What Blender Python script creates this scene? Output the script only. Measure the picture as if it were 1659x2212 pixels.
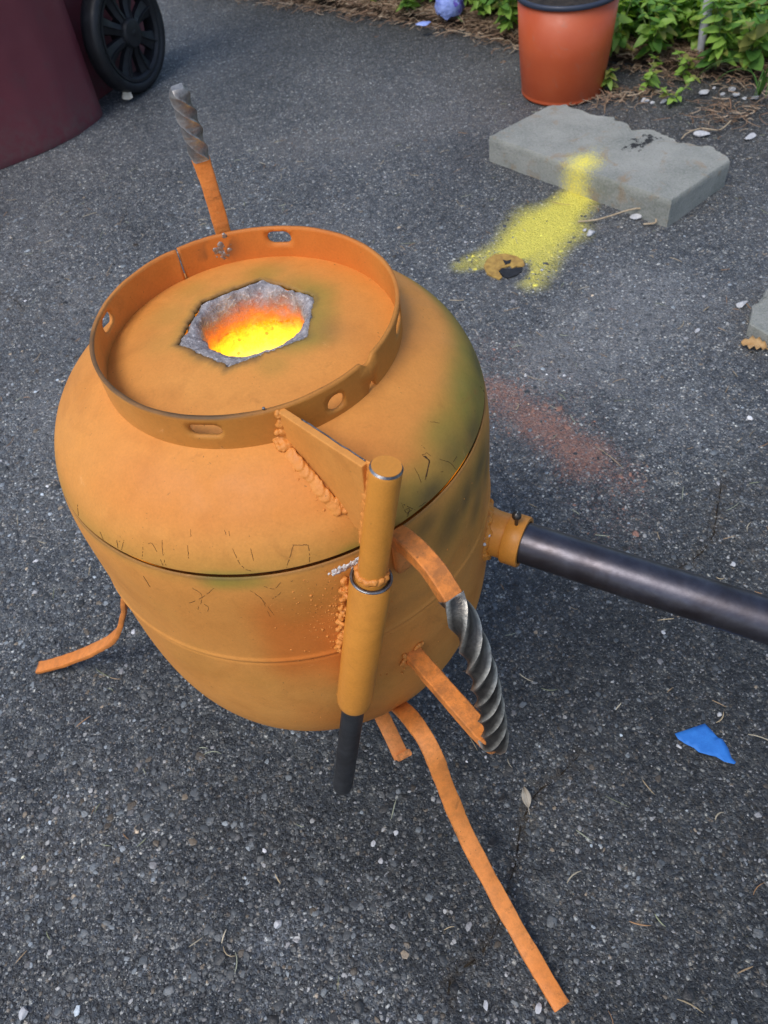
import bpy, bmesh, math, random
import numpy as np
from mathutils import Vector, Matrix
from mathutils.geometry import delaunay_2d_cdt

# ------------------------------------------------------------------ camera, sky, sun, exposure
for o in list(bpy.data.objects): bpy.data.objects.remove(o)
scene = bpy.context.scene
COL = scene.collection
rad = math.radians
PW, PH, PF = 1659.0, 2212.0, 1685.8            # measuring frame of the photograph, focal length in its pixels
CAM = np.array([0.0, -0.4316, 0.7533])
FWD = np.array([0.1012, 0.6343, -0.7665]); FWD /= np.linalg.norm(FWD)
RGT = np.array([0.9570, -0.2725, -0.0991]); RGT -= FWD * (RGT @ FWD); RGT /= np.linalg.norm(RGT)
UPV = np.cross(RGT, FWD)
cd = bpy.data.cameras.new('camera'); cam = bpy.data.objects.new('camera', cd); COL.objects.link(cam)
cam.matrix_world = Matrix(((RGT[0], UPV[0], -FWD[0], CAM[0]), (RGT[1], UPV[1], -FWD[1], CAM[1]),
                           (RGT[2], UPV[2], -FWD[2], CAM[2]), (0, 0, 0, 1)))
cd.sensor_fit = 'VERTICAL'; cd.sensor_height = 36.0; cd.sensor_width = 27.0
cd.lens = 36.0 * PF / PH
cd.clip_start = 0.02; cd.clip_end = 400
cd.dof.use_dof = True; cd.dof.focus_distance = 0.53; cd.dof.aperture_fstop = 18.0
scene.camera = cam

world = bpy.data.worlds.new('World'); scene.world = world; world.use_nodes = True
wn = world.node_tree.nodes; wl = world.node_tree.links
sky = wn.new('ShaderNodeTexSky'); sky.sky_type = 'NISHITA'; sky.sun_disc = False
SUN_EL, SUN_AZ = rad(60), rad(214)             # azimuth counter-clockwise from +x, where the light comes from
sky.sun_elevation = SUN_EL; sky.sun_rotation = math.pi / 2 - SUN_AZ
sky.air_density = 1.0; sky.dust_density = 2.0; sky.ozone_density = 1.5
wl.new(sky.outputs[0], wn['Background'].inputs[0]); wn['Background'].inputs[1].default_value = 0.14
sd = bpy.data.lights.new('sun', 'SUN'); sun = bpy.data.objects.new('sun', sd); COL.objects.link(sun)
sd.energy = 1.5; sd.angle = rad(26); sd.color = (1.0, 0.97, 0.92)
ldir = Vector((math.cos(SUN_EL) * math.cos(SUN_AZ), math.cos(SUN_EL) * math.sin(SUN_AZ), math.sin(SUN_EL)))
sun.rotation_euler = ldir.to_track_quat('Z', 'Y').to_euler(); sun.location = (0, 0, 5)
vs = scene.view_settings
vs.view_transform = 'Standard'; vs.look = 'None'; vs.gamma = 1.0; vs.use_curve_mapping = False
vs.exposure = 0.33

# ------------------------------------------------------------------ helpers
rng = np.random.default_rng(7); random.seed(7)

def G(x, y, z=0.0):
    """the point at height z that the photograph shows at (x, y)"""
    d = FWD + (x - PW / 2) / PF * RGT - (y - PH / 2) / PF * UPV
    return CAM + d * ((z - CAM[2]) / d[2])

def px(P):
    D = np.asarray(P) - CAM; z = D @ FWD
    return PW / 2 + PF * (D @ RGT) / z, PH / 2 - PF * (D @ UPV) / z

def link(name, me, mat=None, parent=None, smooth=True):
    o = bpy.data.objects.new(name, me); COL.objects.link(o)
    if mat is not None and not me.materials: me.materials.append(mat)
    if parent is not None: o.parent = parent
    if smooth and len(me.polygons): me.polygons.foreach_set('use_smooth', np.ones(len(me.polygons), bool))
    return o

def mesh(name, v, f):
    me = bpy.data.meshes.new(name); me.from_pydata([tuple(map(float, p)) for p in v], [], [tuple(map(int, q)) for q in f]); me.update(); return me

def fast_mesh(name, V, F):
    """V (n,3), F (m,k) arrays"""
    me = bpy.data.meshes.new(name); V = np.asarray(V, np.float32); F = np.asarray(F, np.int32); k = F.shape[1]
    me.vertices.add(len(V)); me.vertices.foreach_set('co', V.ravel())
    me.loops.add(F.size); me.loops.foreach_set('vertex_index', F.ravel())
    me.polygons.add(len(F)); me.polygons.foreach_set('loop_start', np.arange(len(F), dtype=np.int32) * k)
    me.polygons.foreach_set('loop_total', np.full(len(F), k, np.int32))
    me.update(calc_edges=True); me.validate(); return me

def col_attr(me, name, C):
    a = me.attributes.new(name, 'FLOAT_COLOR', 'POINT'); C = np.asarray(C, np.float32)
    if C.shape[1] == 3: C = np.concatenate([C, np.ones((len(C), 1), np.float32)], 1)
    a.data.foreach_set('color', C.ravel())

def empty(name, loc=(0, 0, 0)):
    o = bpy.data.objects.new(name, None); o.location = loc; o.empty_display_size = .05; COL.objects.link(o); return o

def tag(o, label=None, cat=None, group=None, kind=None):
    for k, v in (('label', label), ('category', cat), ('group', group), ('kind', kind)):
        if v: o[k] = v
    return o

def sharp(o, deg=35):
    me = o.data
    if hasattr(me, 'set_sharp_from_angle'): me.set_sharp_from_angle(angle=rad(deg))
    return o

def bevel(o, w, seg=2):
    m = o.modifiers.new('bevel', 'BEVEL'); m.width = w; m.segments = seg; m.limit_method = 'ANGLE'; m.angle_limit = rad(35); return o

def vnoise(P, seed=0, octaves=3):
    """smooth value noise of points (n,d<=3), about -1..1"""
    P = np.atleast_2d(P).astype(float)
    if P.shape[1] == 2: P = np.c_[P, np.zeros(len(P))]
    out = np.zeros(len(P)); amp = 1; tot = 0
    for o in range(octaves):
        q = P * (2 ** o) + 17.3 * o + seed * 5.1; i = np.floor(q).astype(np.int64); f = q - i; f = f * f * (3 - 2 * f)
        s = 0
        for dx in (0, 1):
            for dy in (0, 1):
                for dz in (0, 1):
                    h = ((i[:, 0] + dx) * 73856093) ^ ((i[:, 1] + dy) * 19349663) ^ ((i[:, 2] + dz) * 83492791) ^ (seed * 2654435)
                    h = (h ^ (h >> 13)) * 1274126177 & 0x7fffffff
                    w = (f[:, 0] if dx else 1 - f[:, 0]) * (f[:, 1] if dy else 1 - f[:, 1]) * (f[:, 2] if dz else 1 - f[:, 2])
                    s = s + w * ((h % 100003) / 50001.5 - 1)
        out += amp * s; tot += amp; amp *= .5
    return out / tot

def sstep(a, b, x):
    t = np.clip((np.asarray(x, float) - a) / (b - a), 0, 1); return t * t * (3 - 2 * t)

def spline(pts, n):
    """Catmull-Rom through points, n samples, evenly spaced"""
    p = np.asarray(pts, float); p = np.vstack([2 * p[0] - p[1], p, 2 * p[-1] - p[-2]]); o = []
    for i in range(1, len(p) - 2):
        for t in np.linspace(0, 1, 16, endpoint=False):
            a, b, c, d = p[i - 1], p[i], p[i + 1], p[i + 2]
            o.append(.5 * (2 * b + (c - a) * t + (2 * a - 5 * b + 4 * c - d) * t * t + (3 * b - a - 3 * c + d) * t ** 3))
    o.append(p[-2]); o = np.array(o)
    s = np.r_[0, np.cumsum(np.linalg.norm(np.diff(o, axis=0), axis=1))]; u = np.linspace(0, s[-1], n)
    return np.stack([np.interp(u, s, o[:, k]) for k in range(o.shape[1])], 1)

def sweep(path, section, side, twist=None, scale=None, caps=True, jitter=0.0, seed=0):
    """sweep a closed 2-D section (x = side, y = normal) along a path; side = reference vector"""
    path = np.asarray(path, float); n = len(path); sec = np.asarray(section, float); k = len(sec)
    T = np.gradient(path, axis=0); T /= np.linalg.norm(T, axis=1)[:, None]
    V = []
    for i in range(n):
        s = np.asarray(side[i] if np.ndim(side) == 2 else side, float); s = s - T[i] * (s @ T[i]); s /= np.linalg.norm(s); u = np.cross(T[i], s)
        a = 0 if twist is None else twist[i]; sc = 1 if scale is None else scale[i]
        ca, sa = math.cos(a), math.sin(a)
        for x, y in sec:
            X, Y = sc * (x * ca - y * sa), sc * (x * sa + y * ca); V.append(path[i] + X * s + Y * u)
    V = np.array(V)
    if jitter: V = V + jitter * np.stack([vnoise(V * 180, seed + q) for q in range(3)], 1)
    F = [(i * k + j, i * k + (j + 1) % k, (i + 1) * k + (j + 1) % k, (i + 1) * k + j) for i in range(n - 1) for j in range(k)]
    if caps: F += [tuple(range(k))[::-1], tuple((n - 1) * k + j for j in range(k))]
    return V, F

def square(w, h, r=.0, n=2):
    """rectangle with rounded corners"""
    o = []
    for cx, cy, a0 in ((1, 1, 0), (-1, 1, 90), (-1, -1, 180), (1, -1, 270)):
        for t in np.linspace(0, 90, n + 1):
            a = rad(a0 + t); o.append((cx * (w / 2 - r) + r * math.cos(a), cy * (h / 2 - r) + r * math.sin(a)))
    return o

def circle(r, k=24): return [(r * math.cos(2 * math.pi * j / k), r * math.sin(2 * math.pi * j / k)) for j in range(k)]

def lathe(prof, seg=128, close_top=False, close_bot=False):
    V = []; F = []
    for r, z in prof:
        for j in range(seg):
            a = 2 * math.pi * j / seg; V.append((r * math.cos(a), r * math.sin(a), z))
    for i in range(len(prof) - 1):
        for j in range(seg):
            F.append((i * seg + j, (i + 1) * seg + j, (i + 1) * seg + (j + 1) % seg, i * seg + (j + 1) % seg))
    if close_bot: F.append(tuple((len(prof) - 1) * seg + j for j in range(seg)))
    if close_top: F.append(tuple(range(seg))[::-1])
    return V, F

def pol(r, az, z): return (r * math.cos(rad(az)), r * math.sin(rad(az)), z)

ICO = None
def blobs(name, centers, radii, squash=None, mat=None, parent=None, jit=.25, sub=1):
    """many small lumps joined into one mesh; squash = (normal, factor) per lump"""
    bm = bmesh.new(); bmesh.ops.create_icosphere(bm, subdivisions=sub, radius=1); bv = np.array([v.co[:] for v in bm.verts]); bf = np.array([[v.index for v in f.verts] for f in bm.faces]); bm.free()
    V = []; F = []
    for i, (c, r) in enumerate(zip(centers, radii)):
        v = bv * (1 + jit * (rng.random((len(bv), 1)) - .5))
        r3 = np.ones(3) * r if np.ndim(r) == 0 else np.asarray(r)
        if squash is not None:
            n, f = squash[i]; n = np.asarray(n) / np.linalg.norm(n); v = v - np.outer(v @ n, n) * (1 - f)
        V.append(v * r3 + np.asarray(c)); F.append(bf + i * len(bv))
    me = fast_mesh(name, np.concatenate(V), np.concatenate(F)); o = link(name, me, mat, parent)
    if name == 'weld_bead': fuse(o)
    return o
def fuse(o, vox=.00055):
    r_ = o.modifiers.new('fuse', 'REMESH'); r_.mode = 'VOXEL'; r_.voxel_size = vox; r_.use_smooth_shade = True
    q_ = o.modifiers.new('soften', 'SMOOTH'); q_.factor = .5; q_.iterations = 2

# ------------------------------------------------------------------ materials
def new_mat(name):
    m = bpy.data.materials.new(name); m.use_nodes = True; nt = m.node_tree; return m, nt, nt.nodes['Principled BSDF']

class NT:
    """small node-writing helper"""
    def __init__(s, nt): s.nt = nt
    def n(s, t, **k):
        nd = s.nt.nodes.new(t)
        for a, b in k.items(): setattr(nd, a, b)
        return nd
    def l(s, a, b): s.nt.links.new(a, b)
    def val(s, sock, v):
        if isinstance(v, (int, float)): sock.default_value = v
        elif isinstance(v, (tuple, list)): sock.default_value = (*v, 1) if len(v) == 3 and sock.type == 'RGBA' else v
        else: s.l(v, sock)
    def coord(s, kind='Object'): return s.n('ShaderNodeTexCoord').outputs[kind]
    def noise(s, vec, scale, detail=4, rough=.55, dist=0, color=False):
        nd = s.n('ShaderNodeTexNoise'); s.l(vec, nd.inputs['Vector']); nd.inputs['Scale'].default_value = scale; nd.inputs['Detail'].default_value = detail
        nd.inputs['Roughness'].default_value = rough; nd.inputs['Distortion'].default_value = dist; return nd.outputs['Color' if color else 'Fac']
    def voro(s, vec, scale, out='Distance', feature='F1', rnd=1):
        nd = s.n('ShaderNodeTexVoronoi', feature=feature); s.l(vec, nd.inputs['Vector']); nd.inputs['Scale'].default_value = scale; nd.inputs['Randomness'].default_value = rnd; return nd.outputs[out]
    def ramp(s, fac, stops, interp='LINEAR'):
        nd = s.n('ShaderNodeValToRGB'); s.l(fac, nd.inputs[0]); cr = nd.color_ramp; cr.interpolation = interp
        while len(cr.elements) < len(stops): cr.elements.new(.5)
        for e, (p, c) in zip(cr.elements, stops):
            e.position = p; e.color = (c, c, c, 1) if isinstance(c, (int, float)) else (*c, 1)
        return nd.outputs[0]
    def mix(s, fac, a, b, blend='MIX'):
        nd = s.n('ShaderNodeMix', data_type='RGBA', blend_type=blend); s.val(nd.inputs[0], fac); s.val(nd.inputs[6], a); s.val(nd.inputs[7], b); return nd.outputs[2]
    def math(s, op, a, b=0.0, clamp=False):
        nd = s.n('ShaderNodeMath', operation=op, use_clamp=clamp); s.val(nd.inputs[0], a); s.val(nd.inputs[1], b); return nd.outputs[0]
    def mapr(s, v, a, b, c=0, d=1):
        nd = s.n('ShaderNodeMapRange'); s.l(v, nd.inputs[0])
        for i, q in enumerate((a, b, c, d)): nd.inputs[i + 1].default_value = q
        return nd.outputs[0]
    def attr(s, name):
        nd = s.n('ShaderNodeAttribute', attribute_name=name); sp = s.n('ShaderNodeSeparateColor'); s.l(nd.outputs['Color'], sp.inputs[0]); return nd.outputs['Color'], sp.outputs
    def bump(s, h, strength, dist=.001, normal=None):
        nd = s.n('ShaderNodeBump'); nd.inputs['Strength'].default_value = strength; nd.inputs['Distance'].default_value = dist; s.l(h, nd.inputs['Height'])
        if normal is not None: s.l(normal, nd.inputs['Normal'])
        return nd.outputs[0]

def paint_material(name, base, light, dark, rough=(.5, .72), peel=.2, edge=0.0):
    """hand-sprayed paint; vertex attribute "stain": r olive, g soot, b redder overspray"""
    m, nt, p = new_mat(name); T = NT(nt); v = T.coord()
    c = T.mix(T.mapr(T.noise(v, 9, 5), .35, .7), base, light)
    c = T.mix(T.mapr(T.noise(v, 22, 6, .6, .6), .5, .78, 0, .75), c, dark)
    st, s = T.attr('stain')
    c = T.mix(T.math('MULTIPLY', s[2], .9), c, (.62, .165, .022))
    br = T.mapr(T.noise(v, 26, 5, .55, .2), .25, .75, .7, 1.1)
    c = T.mix(T.math('MULTIPLY', s[0], T.math('MULTIPLY', br, 1.0), True), c, (.285, .22, .036))
    c = T.mix(T.math('MULTIPLY', s[1], T.math('MULTIPLY', br, 1.0), True), c, (.060, .050, .032))
    # smudges, and grime on the arrises of bars
    c = T.mix(T.mapr(T.noise(v, 19, 6, .7, 1.6), .60, .74, 0, .5), c, (.36, .135, .028))
    c = T.mix(T.mapr(T.noise(v, 55, 5, .75, .8), .66, .76, 0, .45), c, (.80, .42, .16))
    if edge:
        pt = T.n('ShaderNodeNewGeometry').outputs['Pointiness']
        c = T.mix(T.math('MULTIPLY', T.mapr(pt, .515, .60), T.mapr(T.noise(v, 110, 5, .7), .42, .62, 0, edge)), c, (.16, .075, .03))
        c = T.mix(T.mapr(T.noise(v, 42, 6, .72, 1.0), .60, .70, 0, .65), c, (.24, .10, .03))
    # grime specks and small chips
    sp = T.mapr(T.noise(v, 430, 2, .5), .70, .75)
    sp = T.math('MULTIPLY', sp, T.mapr(T.noise(v, 24, 3), .46, .62))
    c = T.mix(T.math('MULTIPLY', sp, .7), c, (.09, .05, .02))
    c = T.mix(1.0, c, T.ramp(T.noise(v, 560, 4, .8), [(.28, .91), (.5, 1.0), (.72, 1.07)]), 'MULTIPLY'); c = T.mix(1.0, c, T.ramp(T.noise(v, 95, 5, .7), [(.3, .95), (.5, 1.0), (.7, 1.04)]), 'MULTIPLY')
    T.l(c, p.inputs['Base Color'])
    T.l(T.mapr(T.noise(v, 40, 5), .3, .7, *rough), p.inputs['Roughness'])
    p.inputs['Specular IOR Level'].default_value = .34
    h = T.math('ADD', T.math('MULTIPLY', T.noise(v, 650, 3), .5), T.noise(v, 60, 4))
    T.l(T.bump(h, peel, .0012), p.inputs['Normal']); return m

M = {}
M['paint'] = paint_material('orange_tank_paint', (.66, .262, .052), (.70, .30, .066), (.53, .20, .038))
M['paint_bar'] = paint_material('orange_bar_paint', (.74, .235, .045), (.78, .285, .075), (.58, .19, .03), (.42, .62), .4, .9)
M['paint_post'] = paint_material('ochre_post_paint', (.60, .235, .034), (.66, .27, .042), (.47, .18, .026), (.28, .46), .14)
M['paint_weld'] = paint_material('orange_weld_paint', (.64, .24, .046), (.68, .275, .058), (.54, .165, .028), (.4, .6), .5)

def metal(name, base, light, dark, metallic, rough, sc=60, bump=.25, spec=.5, edge=None):
    m, nt, p = new_mat(name); T = NT(nt); v = T.coord()
    c = T.mix(T.mapr(T.noise(v, sc, 5, .6), .35, .68), base, light)
    c = T.mix(T.mapr(T.noise(v, sc * .4, 5, .6, .5), .48, .7, 0, .9), c, dark)
    if edge: c = T.mix(T.math('MULTIPLY', T.mapr(T.n('ShaderNodeNewGeometry').outputs['Pointiness'], .51, .57), T.mapr(T.noise(v, 150, 4, .7), .35, .6, .3, 1)), c, edge)  # edge colour paints a pale highlight onto the grip ridges
    T.l(c, p.inputs['Base Color']); p.inputs['Metallic'].default_value = metallic; p.inputs['Specular IOR Level'].default_value = spec
    T.l(T.mapr(T.noise(v, sc * 2.3, 4), .3, .7, *rough), p.inputs['Roughness'])
    T.l(T.bump(T.noise(v, sc * 9, 4, .6), bump, .0006), p.inputs['Normal']); return m
M['pipe'] = metal('mill_scale_pipe', (.085, .080, .096), (.135, .13, .15), (.058, .047, .048), .9, (.33, .44), 50, .14, .5)
M['rod'] = metal('dark_rod_steel', (.060, .062, .068), (.095, .098, .105), (.045, .038, .034), .75, (.36, .55), 50, .15)
M['grip'] = metal('forged_grip_steel', (.062, .056, .053), (.125, .115, .10), (.034, .028, .024), .85, (.36, .52), 70, .6, .5, (.60, .56, .48))
M['grip_bright'] = metal('forged_bright_steel', (.080, .070, .068), (.24, .228, .228), (.04, .030, .026), .7, (.38, .55), 46, .5, .5, (.45, .43, .40))
M['bare'] = metal('bare_steel_edge', (.13, .13, .135), (.30, .30, .31), (.07, .06, .055), .8, (.25, .4), 200, .2)
M['black'] = metal('black_plastic', (.012, .013, .016), (.020, .022, .026), (.009, .009, .010), 0, (.42, .6), 30, .12, .4)
M['scratch'] = metal('scratched_dark_steel', (.040, .022, .012), (.13, .060, .022), (.014, .009, .007), 0, (.6, .8), 90, .1, .2)

# grey castable refractory that glows hotter with depth
m, nt, p = new_mat('glowing_refractory'); T = NT(nt); v = T.coord()
sep = T.n('ShaderNodeSeparateXYZ'); T.l(v, sep.inputs[0])
nz = T.noise(v, 120, 6, .68); nb = T.noise(v, 420, 3, .6); nl = T.noise(v, 38, 3, .5)
zz = T.math('ADD', sep.outputs[2], T.math('ADD', T.math('MULTIPLY', T.math('SUBTRACT', nz, .5), .019), T.math('MULTIPLY', T.math('SUBTRACT', nl, .5), .014)))
heat = T.mapr(zz, .4425, .398)
grey = T.mix(T.mapr(nz, .36, .66), (.17, .155, .16), (.40, .375, .38))
grey = T.mix(T.mapr(nb, .55, .7, 0, .8), grey, (.64, .61, .61))
grey = T.mix(T.mapr(heat, .05, .35), grey, (.50, .16, .05))
T.l(grey, p.inputs['Base Color']); p.inputs['Roughness'].default_value = .9
ecol = T.ramp(heat, [(0, (.5, .05, .02)), (.2, (.8, .10, .015)), (.40, (1, .26, .010)), (.56, (1, .60, .012)), (.78, (1, .82, .03)), (1, (1, .88, .10))])
T.l(ecol, p.inputs['Emission Color'])
es = T.ramp(heat, [(0, 0.0), (.10, .015), (.22, .16), (.38, .58), (.56, .95), (.8, 1.15), (1, 1.45)])
pit = T.mapr(T.voro(v, 95), .10, .17, .35, 1)
pit = T.math('MAXIMUM', pit, T.mapr(T.noise(v, 60, 2), .50, .54))
T.l(T.math('MULTIPLY', T.math('MULTIPLY', es, pit), T.mapr(T.noise(v, 260, 5, .75), .32, .62, .62, 1.10)), p.inputs['Emission Strength'])
T.l(T.bump(T.math('ADD', nz, T.math('MULTIPLY', nb, .6)), .8, .003), p.inputs['Normal']); M['refractory'] = m

# ------------------------------------------------------------------ the ground
# painted and worn marks on the driveway are vertex masks: r yellow overspray, g orange overspray, b brown dirt and moss
def seg_d(P, a, b):
    a = np.asarray(a)[:2]; b = np.asarray(b)[:2]; ab = b - a; t = np.clip(((P - a) @ ab) / (ab @ ab), 0, 1); return np.linalg.norm(P - a - t[:, None] * ab, axis=1), t

EDGE = np.array([(-1.2, 4.2), (-.25, 2.85), (.285, 2.165), (.56, 1.82), (.71, 1.617), (.80, 1.44), (.935, 1.25), (1.17, .99), (1.7, .36), (2.6, -.8)])   # where driveway meets bed
def bed_side(P):
    """signed distance to the driveway's edge, positive in the bed"""
    best = np.full(len(P), 9.); sg = np.zeros(len(P))
    for a, b in zip(EDGE[:-1], EDGE[1:]):
        d, t = seg_d(P, a, b); cr = (b[0] - a[0]) * (P[:, 1] - a[1]) - (b[1] - a[1]) * (P[:, 0] - a[0]); k = d < best; best[k] = d[k]; sg[k] = np.sign(cr[k])
    return best * sg

CRACKS = [[(1390, 470), (1270, 580), (1180, 650), (1140, 710), (1100, 800), (1060, 1000), (980, 1280), (930, 1420), (880, 1490), (740, 1580), (712, 1720)]]
CRACKS = [[G((1200 + x / 1.276) * .5486, (2600 + y / 1.276) * .5486) for x, y in c] for c in CRACKS]
CRACKS.append([G(*q) for q in ((1560, 1040), (1550, 1110), (1535, 1170), (1500, 1205), (1450, 1240), (1420, 1300))])
CRACKS.append([G(*q) for q in ((0, 632), (30, 648), (52, 672))])
def ground_marks(P):
    n1 = vnoise(P * 22, 3); n2 = vnoise(P * 70, 5); n3 = vnoise(P * 6, 9)
    Y = np.zeros(len(P))
    for a, b, r0, r1, k in ((G(1262, 415), G(1165, 500), .024, .044, 1.2), (G(1182, 488), G(1120, 540), .048, .034, 1.2), (G(1110, 540), G(1000, 572), .034, .016, .80), (G(1185, 510), G(1150, 605), .034, .022, 1.0)):
        d, t = seg_d(P, a, b); r = r0 + (r1 - r0) * t; Y = np.maximum(Y, k * (1 - .35 * t * (k < 1.2)) * (1 - sstep(r * .15, r * 2.2, d + .008 * n1)))
    c = G(1092, 582)[:2]; dc = np.linalg.norm(P - c, axis=1)
    Y *= 1 - .9 * (1 - sstep(.034, .05, dc + .006 * n1)) * (P[:, 1] < c[1] + .02)
    O = np.zeros(len(P))
    for a, b, r, k in ((G(1070, 760), G(1095, 930), .055, .40), (G(1070, 850), G(1180, 925), .046, .80), (G(1150, 905), G(1265, 985), .046, .95), (G(1265, 985), G(1350, 1040), .045, .60), (G(1250, 1000), G(1330, 1130), .06, .38), (G(1090, 780), G(1240, 860), .06, .34), (G(1100, 1040), G(1180, 1100), .03, .12),
                       (G(620, 300), G(720, 420), .05, .22), (G(230, 1560), G(300, 1640), .03, .10), (G(1360, 930), G(1420, 950), .03, .14)):
        d, t = seg_d(P, a, b); O = np.maximum(O, k * (1 - sstep(0, r * 2.0, d + .022 * n1 + .010 * n2)))
    D = .22 + .35 * sstep(.0, .6, n3) + .3 * sstep(.1, .7, n1)
    for c in CRACKS:
        for a, b in zip(c[:-1], c[1:]):
            d, t = seg_d(P, a, b); D = np.maximum(D, .95 * (1 - sstep(.002, .016, d + .006 * n2)))
    bs = bed_side(P); D = np.maximum(D, .9 * sstep(-.16, .0, bs + .07 * n1)); D = np.maximum(D, .75 * sstep(-.95, -.05, bs + .35 * n3))
    A = .5 - .42 * sstep(.35, -.25, P[:, 1] - .25 * n3) * sstep(-.25, .25, P[:, 0] - .25 * n3) - .20 * sstep(.3, -.2, P[:, 1]) - .20 * sstep(-.34, -.06, bs + .2 * n3) + .30 * n3 + .16 * n1 + .24 * vnoise(P * 2.4, 37)      # worn pale areas; darker near, to the right and by the bed; .5 neutral
    for q, r, k in ((G(1400, 640), .16, .85), (G(1300, 740), .15, .7), (G(1480, 900), .12, .5), (G(1180, 800), .09, .45), (G(110, 900), .12, .4), (G(620, 2020), .03, .8), (G(940, 225), .25, .35), (G(420, 150), .2, .25)):
        d = np.linalg.norm(P - q[:2], axis=1); A = A + .6 * k * (1 - sstep(0, r, d + .05 * n1))
    return np.stack([Y, O, np.clip(D, 0, 1), np.clip(A, 0, 1)], 1)
def ground_z(P):
    z = .0022 * vnoise(P * 7, 21, 3) + .0008 * vnoise(P * 60, 23, 2)
    for c in CRACKS[:2]:
        for a, b in zip(c[:-1], c[1:]):
            d, t = seg_d(P, a, b); z = z - .0022 * (1 - sstep(.0, .006, d))
    return z - .001
x0, x1, y0, y1, st = -.95, 1.75, -.75, 2.85, .008
gx = np.arange(x0, x1, st); gy = np.arange(y0, y1, st); nx, ny = len(gx), len(gy)
XX, YY = np.meshgrid(gx, gy); GP = np.stack([XX.ravel(), YY.ravel()], 1)
gz = ground_z(GP); edge_d = np.minimum.reduce([GP[:, 0] - x0, x1 - GP[:, 0], GP[:, 1] - y0, y1 - GP[:, 1]])
i, j = np.meshgrid(np.arange(nx - 1), np.arange(ny - 1)); k = (j * nx + i).ravel()
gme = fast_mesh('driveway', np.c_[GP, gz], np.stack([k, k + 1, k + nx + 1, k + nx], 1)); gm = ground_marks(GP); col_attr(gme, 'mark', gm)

m, nt, p = new_mat('worn_asphalt'); T = NT(nt); v = T.coord()
mk, ms = T.attr('mark'); mka = nt.nodes[-2] if False else None
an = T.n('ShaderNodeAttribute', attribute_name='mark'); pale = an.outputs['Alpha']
warp = T.n('ShaderNodeVectorMath', operation='MULTIPLY_ADD'); T.l(T.noise(v, 260, 2, .5, color=True), warp.inputs[0]); warp.inputs[1].default_value = (.0035, .0035, .0035); T.l(v, warp.inputs[2]); vw = warp.outputs[0]
cell = T.voro(vw, 270, 'Color'); cs = T.n('ShaderNodeSeparateColor'); T.l(cell, cs.inputs[0])
cell2 = T.voro(vw, 620, 'Color'); cs2 = T.n('ShaderNodeSeparateColor'); T.l(cell2, cs2.inputs[0])
d1 = T.voro(vw, 270); fine = T.noise(v, 420, 5, .7); big = T.noise(v, 5, 5, .55); mid = T.noise(v, 38, 5, .6); d2 = T.voro(vw, 620)
c = T.mix(T.mapr(fine, .33, .68), (.016, .016, .018), (.070, .073, .080))
st2 = T.ramp(cs2.outputs[0], [(0, (.010, .011, .013)), (.35, (.030, .032, .038)), (.62, (.072, .078, .092)), (.84, (.13, .125, .12)), (.96, (.26, .25, .24))])
c = T.mix(T.mapr(d2, .62, .25, 0, .8), c, st2)
st1 = T.ramp(cs.outputs[0], [(0, (.008, .009, .011)), (.36, (.032, .036, .043)), (.62, (.078, .085, .10)), (.80, (.14, .138, .14)), (.90, (.17, .135, .105)), (.97, (.34, .33, .32))])
c = T.mix(T.mapr(d1, .62, .28, 0, .62), c, st1)
c = T.mix(T.mapr(mid, .5, .72, 0, .45), c, (.095, .093, .092))
c = T.mix(T.mapr(big, .35, .7, 0, .25), c, (.034, .037, .044))
mo = T.noise(v, 75, 5, .75, .4); c = T.mix(1.0, c, T.ramp(mo, [(.28, (.62, .62, .64)), (.5, (1.0, 1.02, 1.06)), (.72, (1.75, 1.7, 1.62))]), 'MULTIPLY')
gam = T.n('ShaderNodeGamma'); T.l(c, gam.inputs[0]); gam.inputs[1].default_value = 1.5; c = T.mix(1.0, gam.outputs[0], (9.1, 9.5, 8.9), 'MULTIPLY')
c = T.mix(T.math('MULTIPLY', ms[2], T.mapr(T.noise(v, 150, 5, .7), .40, .60, .0, .9)), c, (.095, .076, .054))
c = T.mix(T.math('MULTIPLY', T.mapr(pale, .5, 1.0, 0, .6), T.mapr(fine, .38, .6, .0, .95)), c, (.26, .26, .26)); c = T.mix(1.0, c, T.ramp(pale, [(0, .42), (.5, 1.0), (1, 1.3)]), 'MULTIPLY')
wh = T.math('GREATER_THAN', cs2.outputs[1], .982); c = T.mix(T.math('MULTIPLY', wh, .75), c, (.42, .42, .43))
spray = T.math('MULTIPLY_ADD', ms[0], 1.35); nt.nodes[-1].inputs[2].default_value = 0
grain = T.noise(v, 560, 4, .75)
ym = T.mapr(T.math('ADD', ms[0], T.math('MULTIPLY', T.math('SUBTRACT', grain, .5), .9)), .10, .98)
c = T.mix(T.math('MULTIPLY', ym, .96), c, T.mix(T.mapr(fine, .3, .65), (.93, .80, .11), (.96, .86, .15)))
om = T.mapr(T.math('ADD', ms[1], T.math('MULTIPLY', T.math('SUBTRACT', T.noise(v, 260, 4, .7), .5), 2.2)), .42, 1.15)
c = T.mix(T.math('MULTIPLY', om, .70), c, (.52, .235, .155))
T.l(c, p.inputs['Base Color']); T.l(T.mapr(fine, .3, .7, .42, .8), p.inputs['Roughness']); p.inputs['Specular IOR Level'].default_value = .5
h = T.math('ADD', T.math('ADD', T.math('MULTIPLY', T.mapr(d1, 0, .6, 1, 0), .8), T.math('MULTIPLY', T.mapr(d2, 0, .6, 1, 0), .5)), T.math('ADD', T.math('MULTIPLY', fine, .9), T.math('MULTIPLY', T.noise(v, 90, 3), .8)))
T.l(T.bump(h, .85, .0042), p.inputs['Normal']); M['asphalt'] = m
driveway = tag(link('driveway', gme, m), kind='structure')
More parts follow.
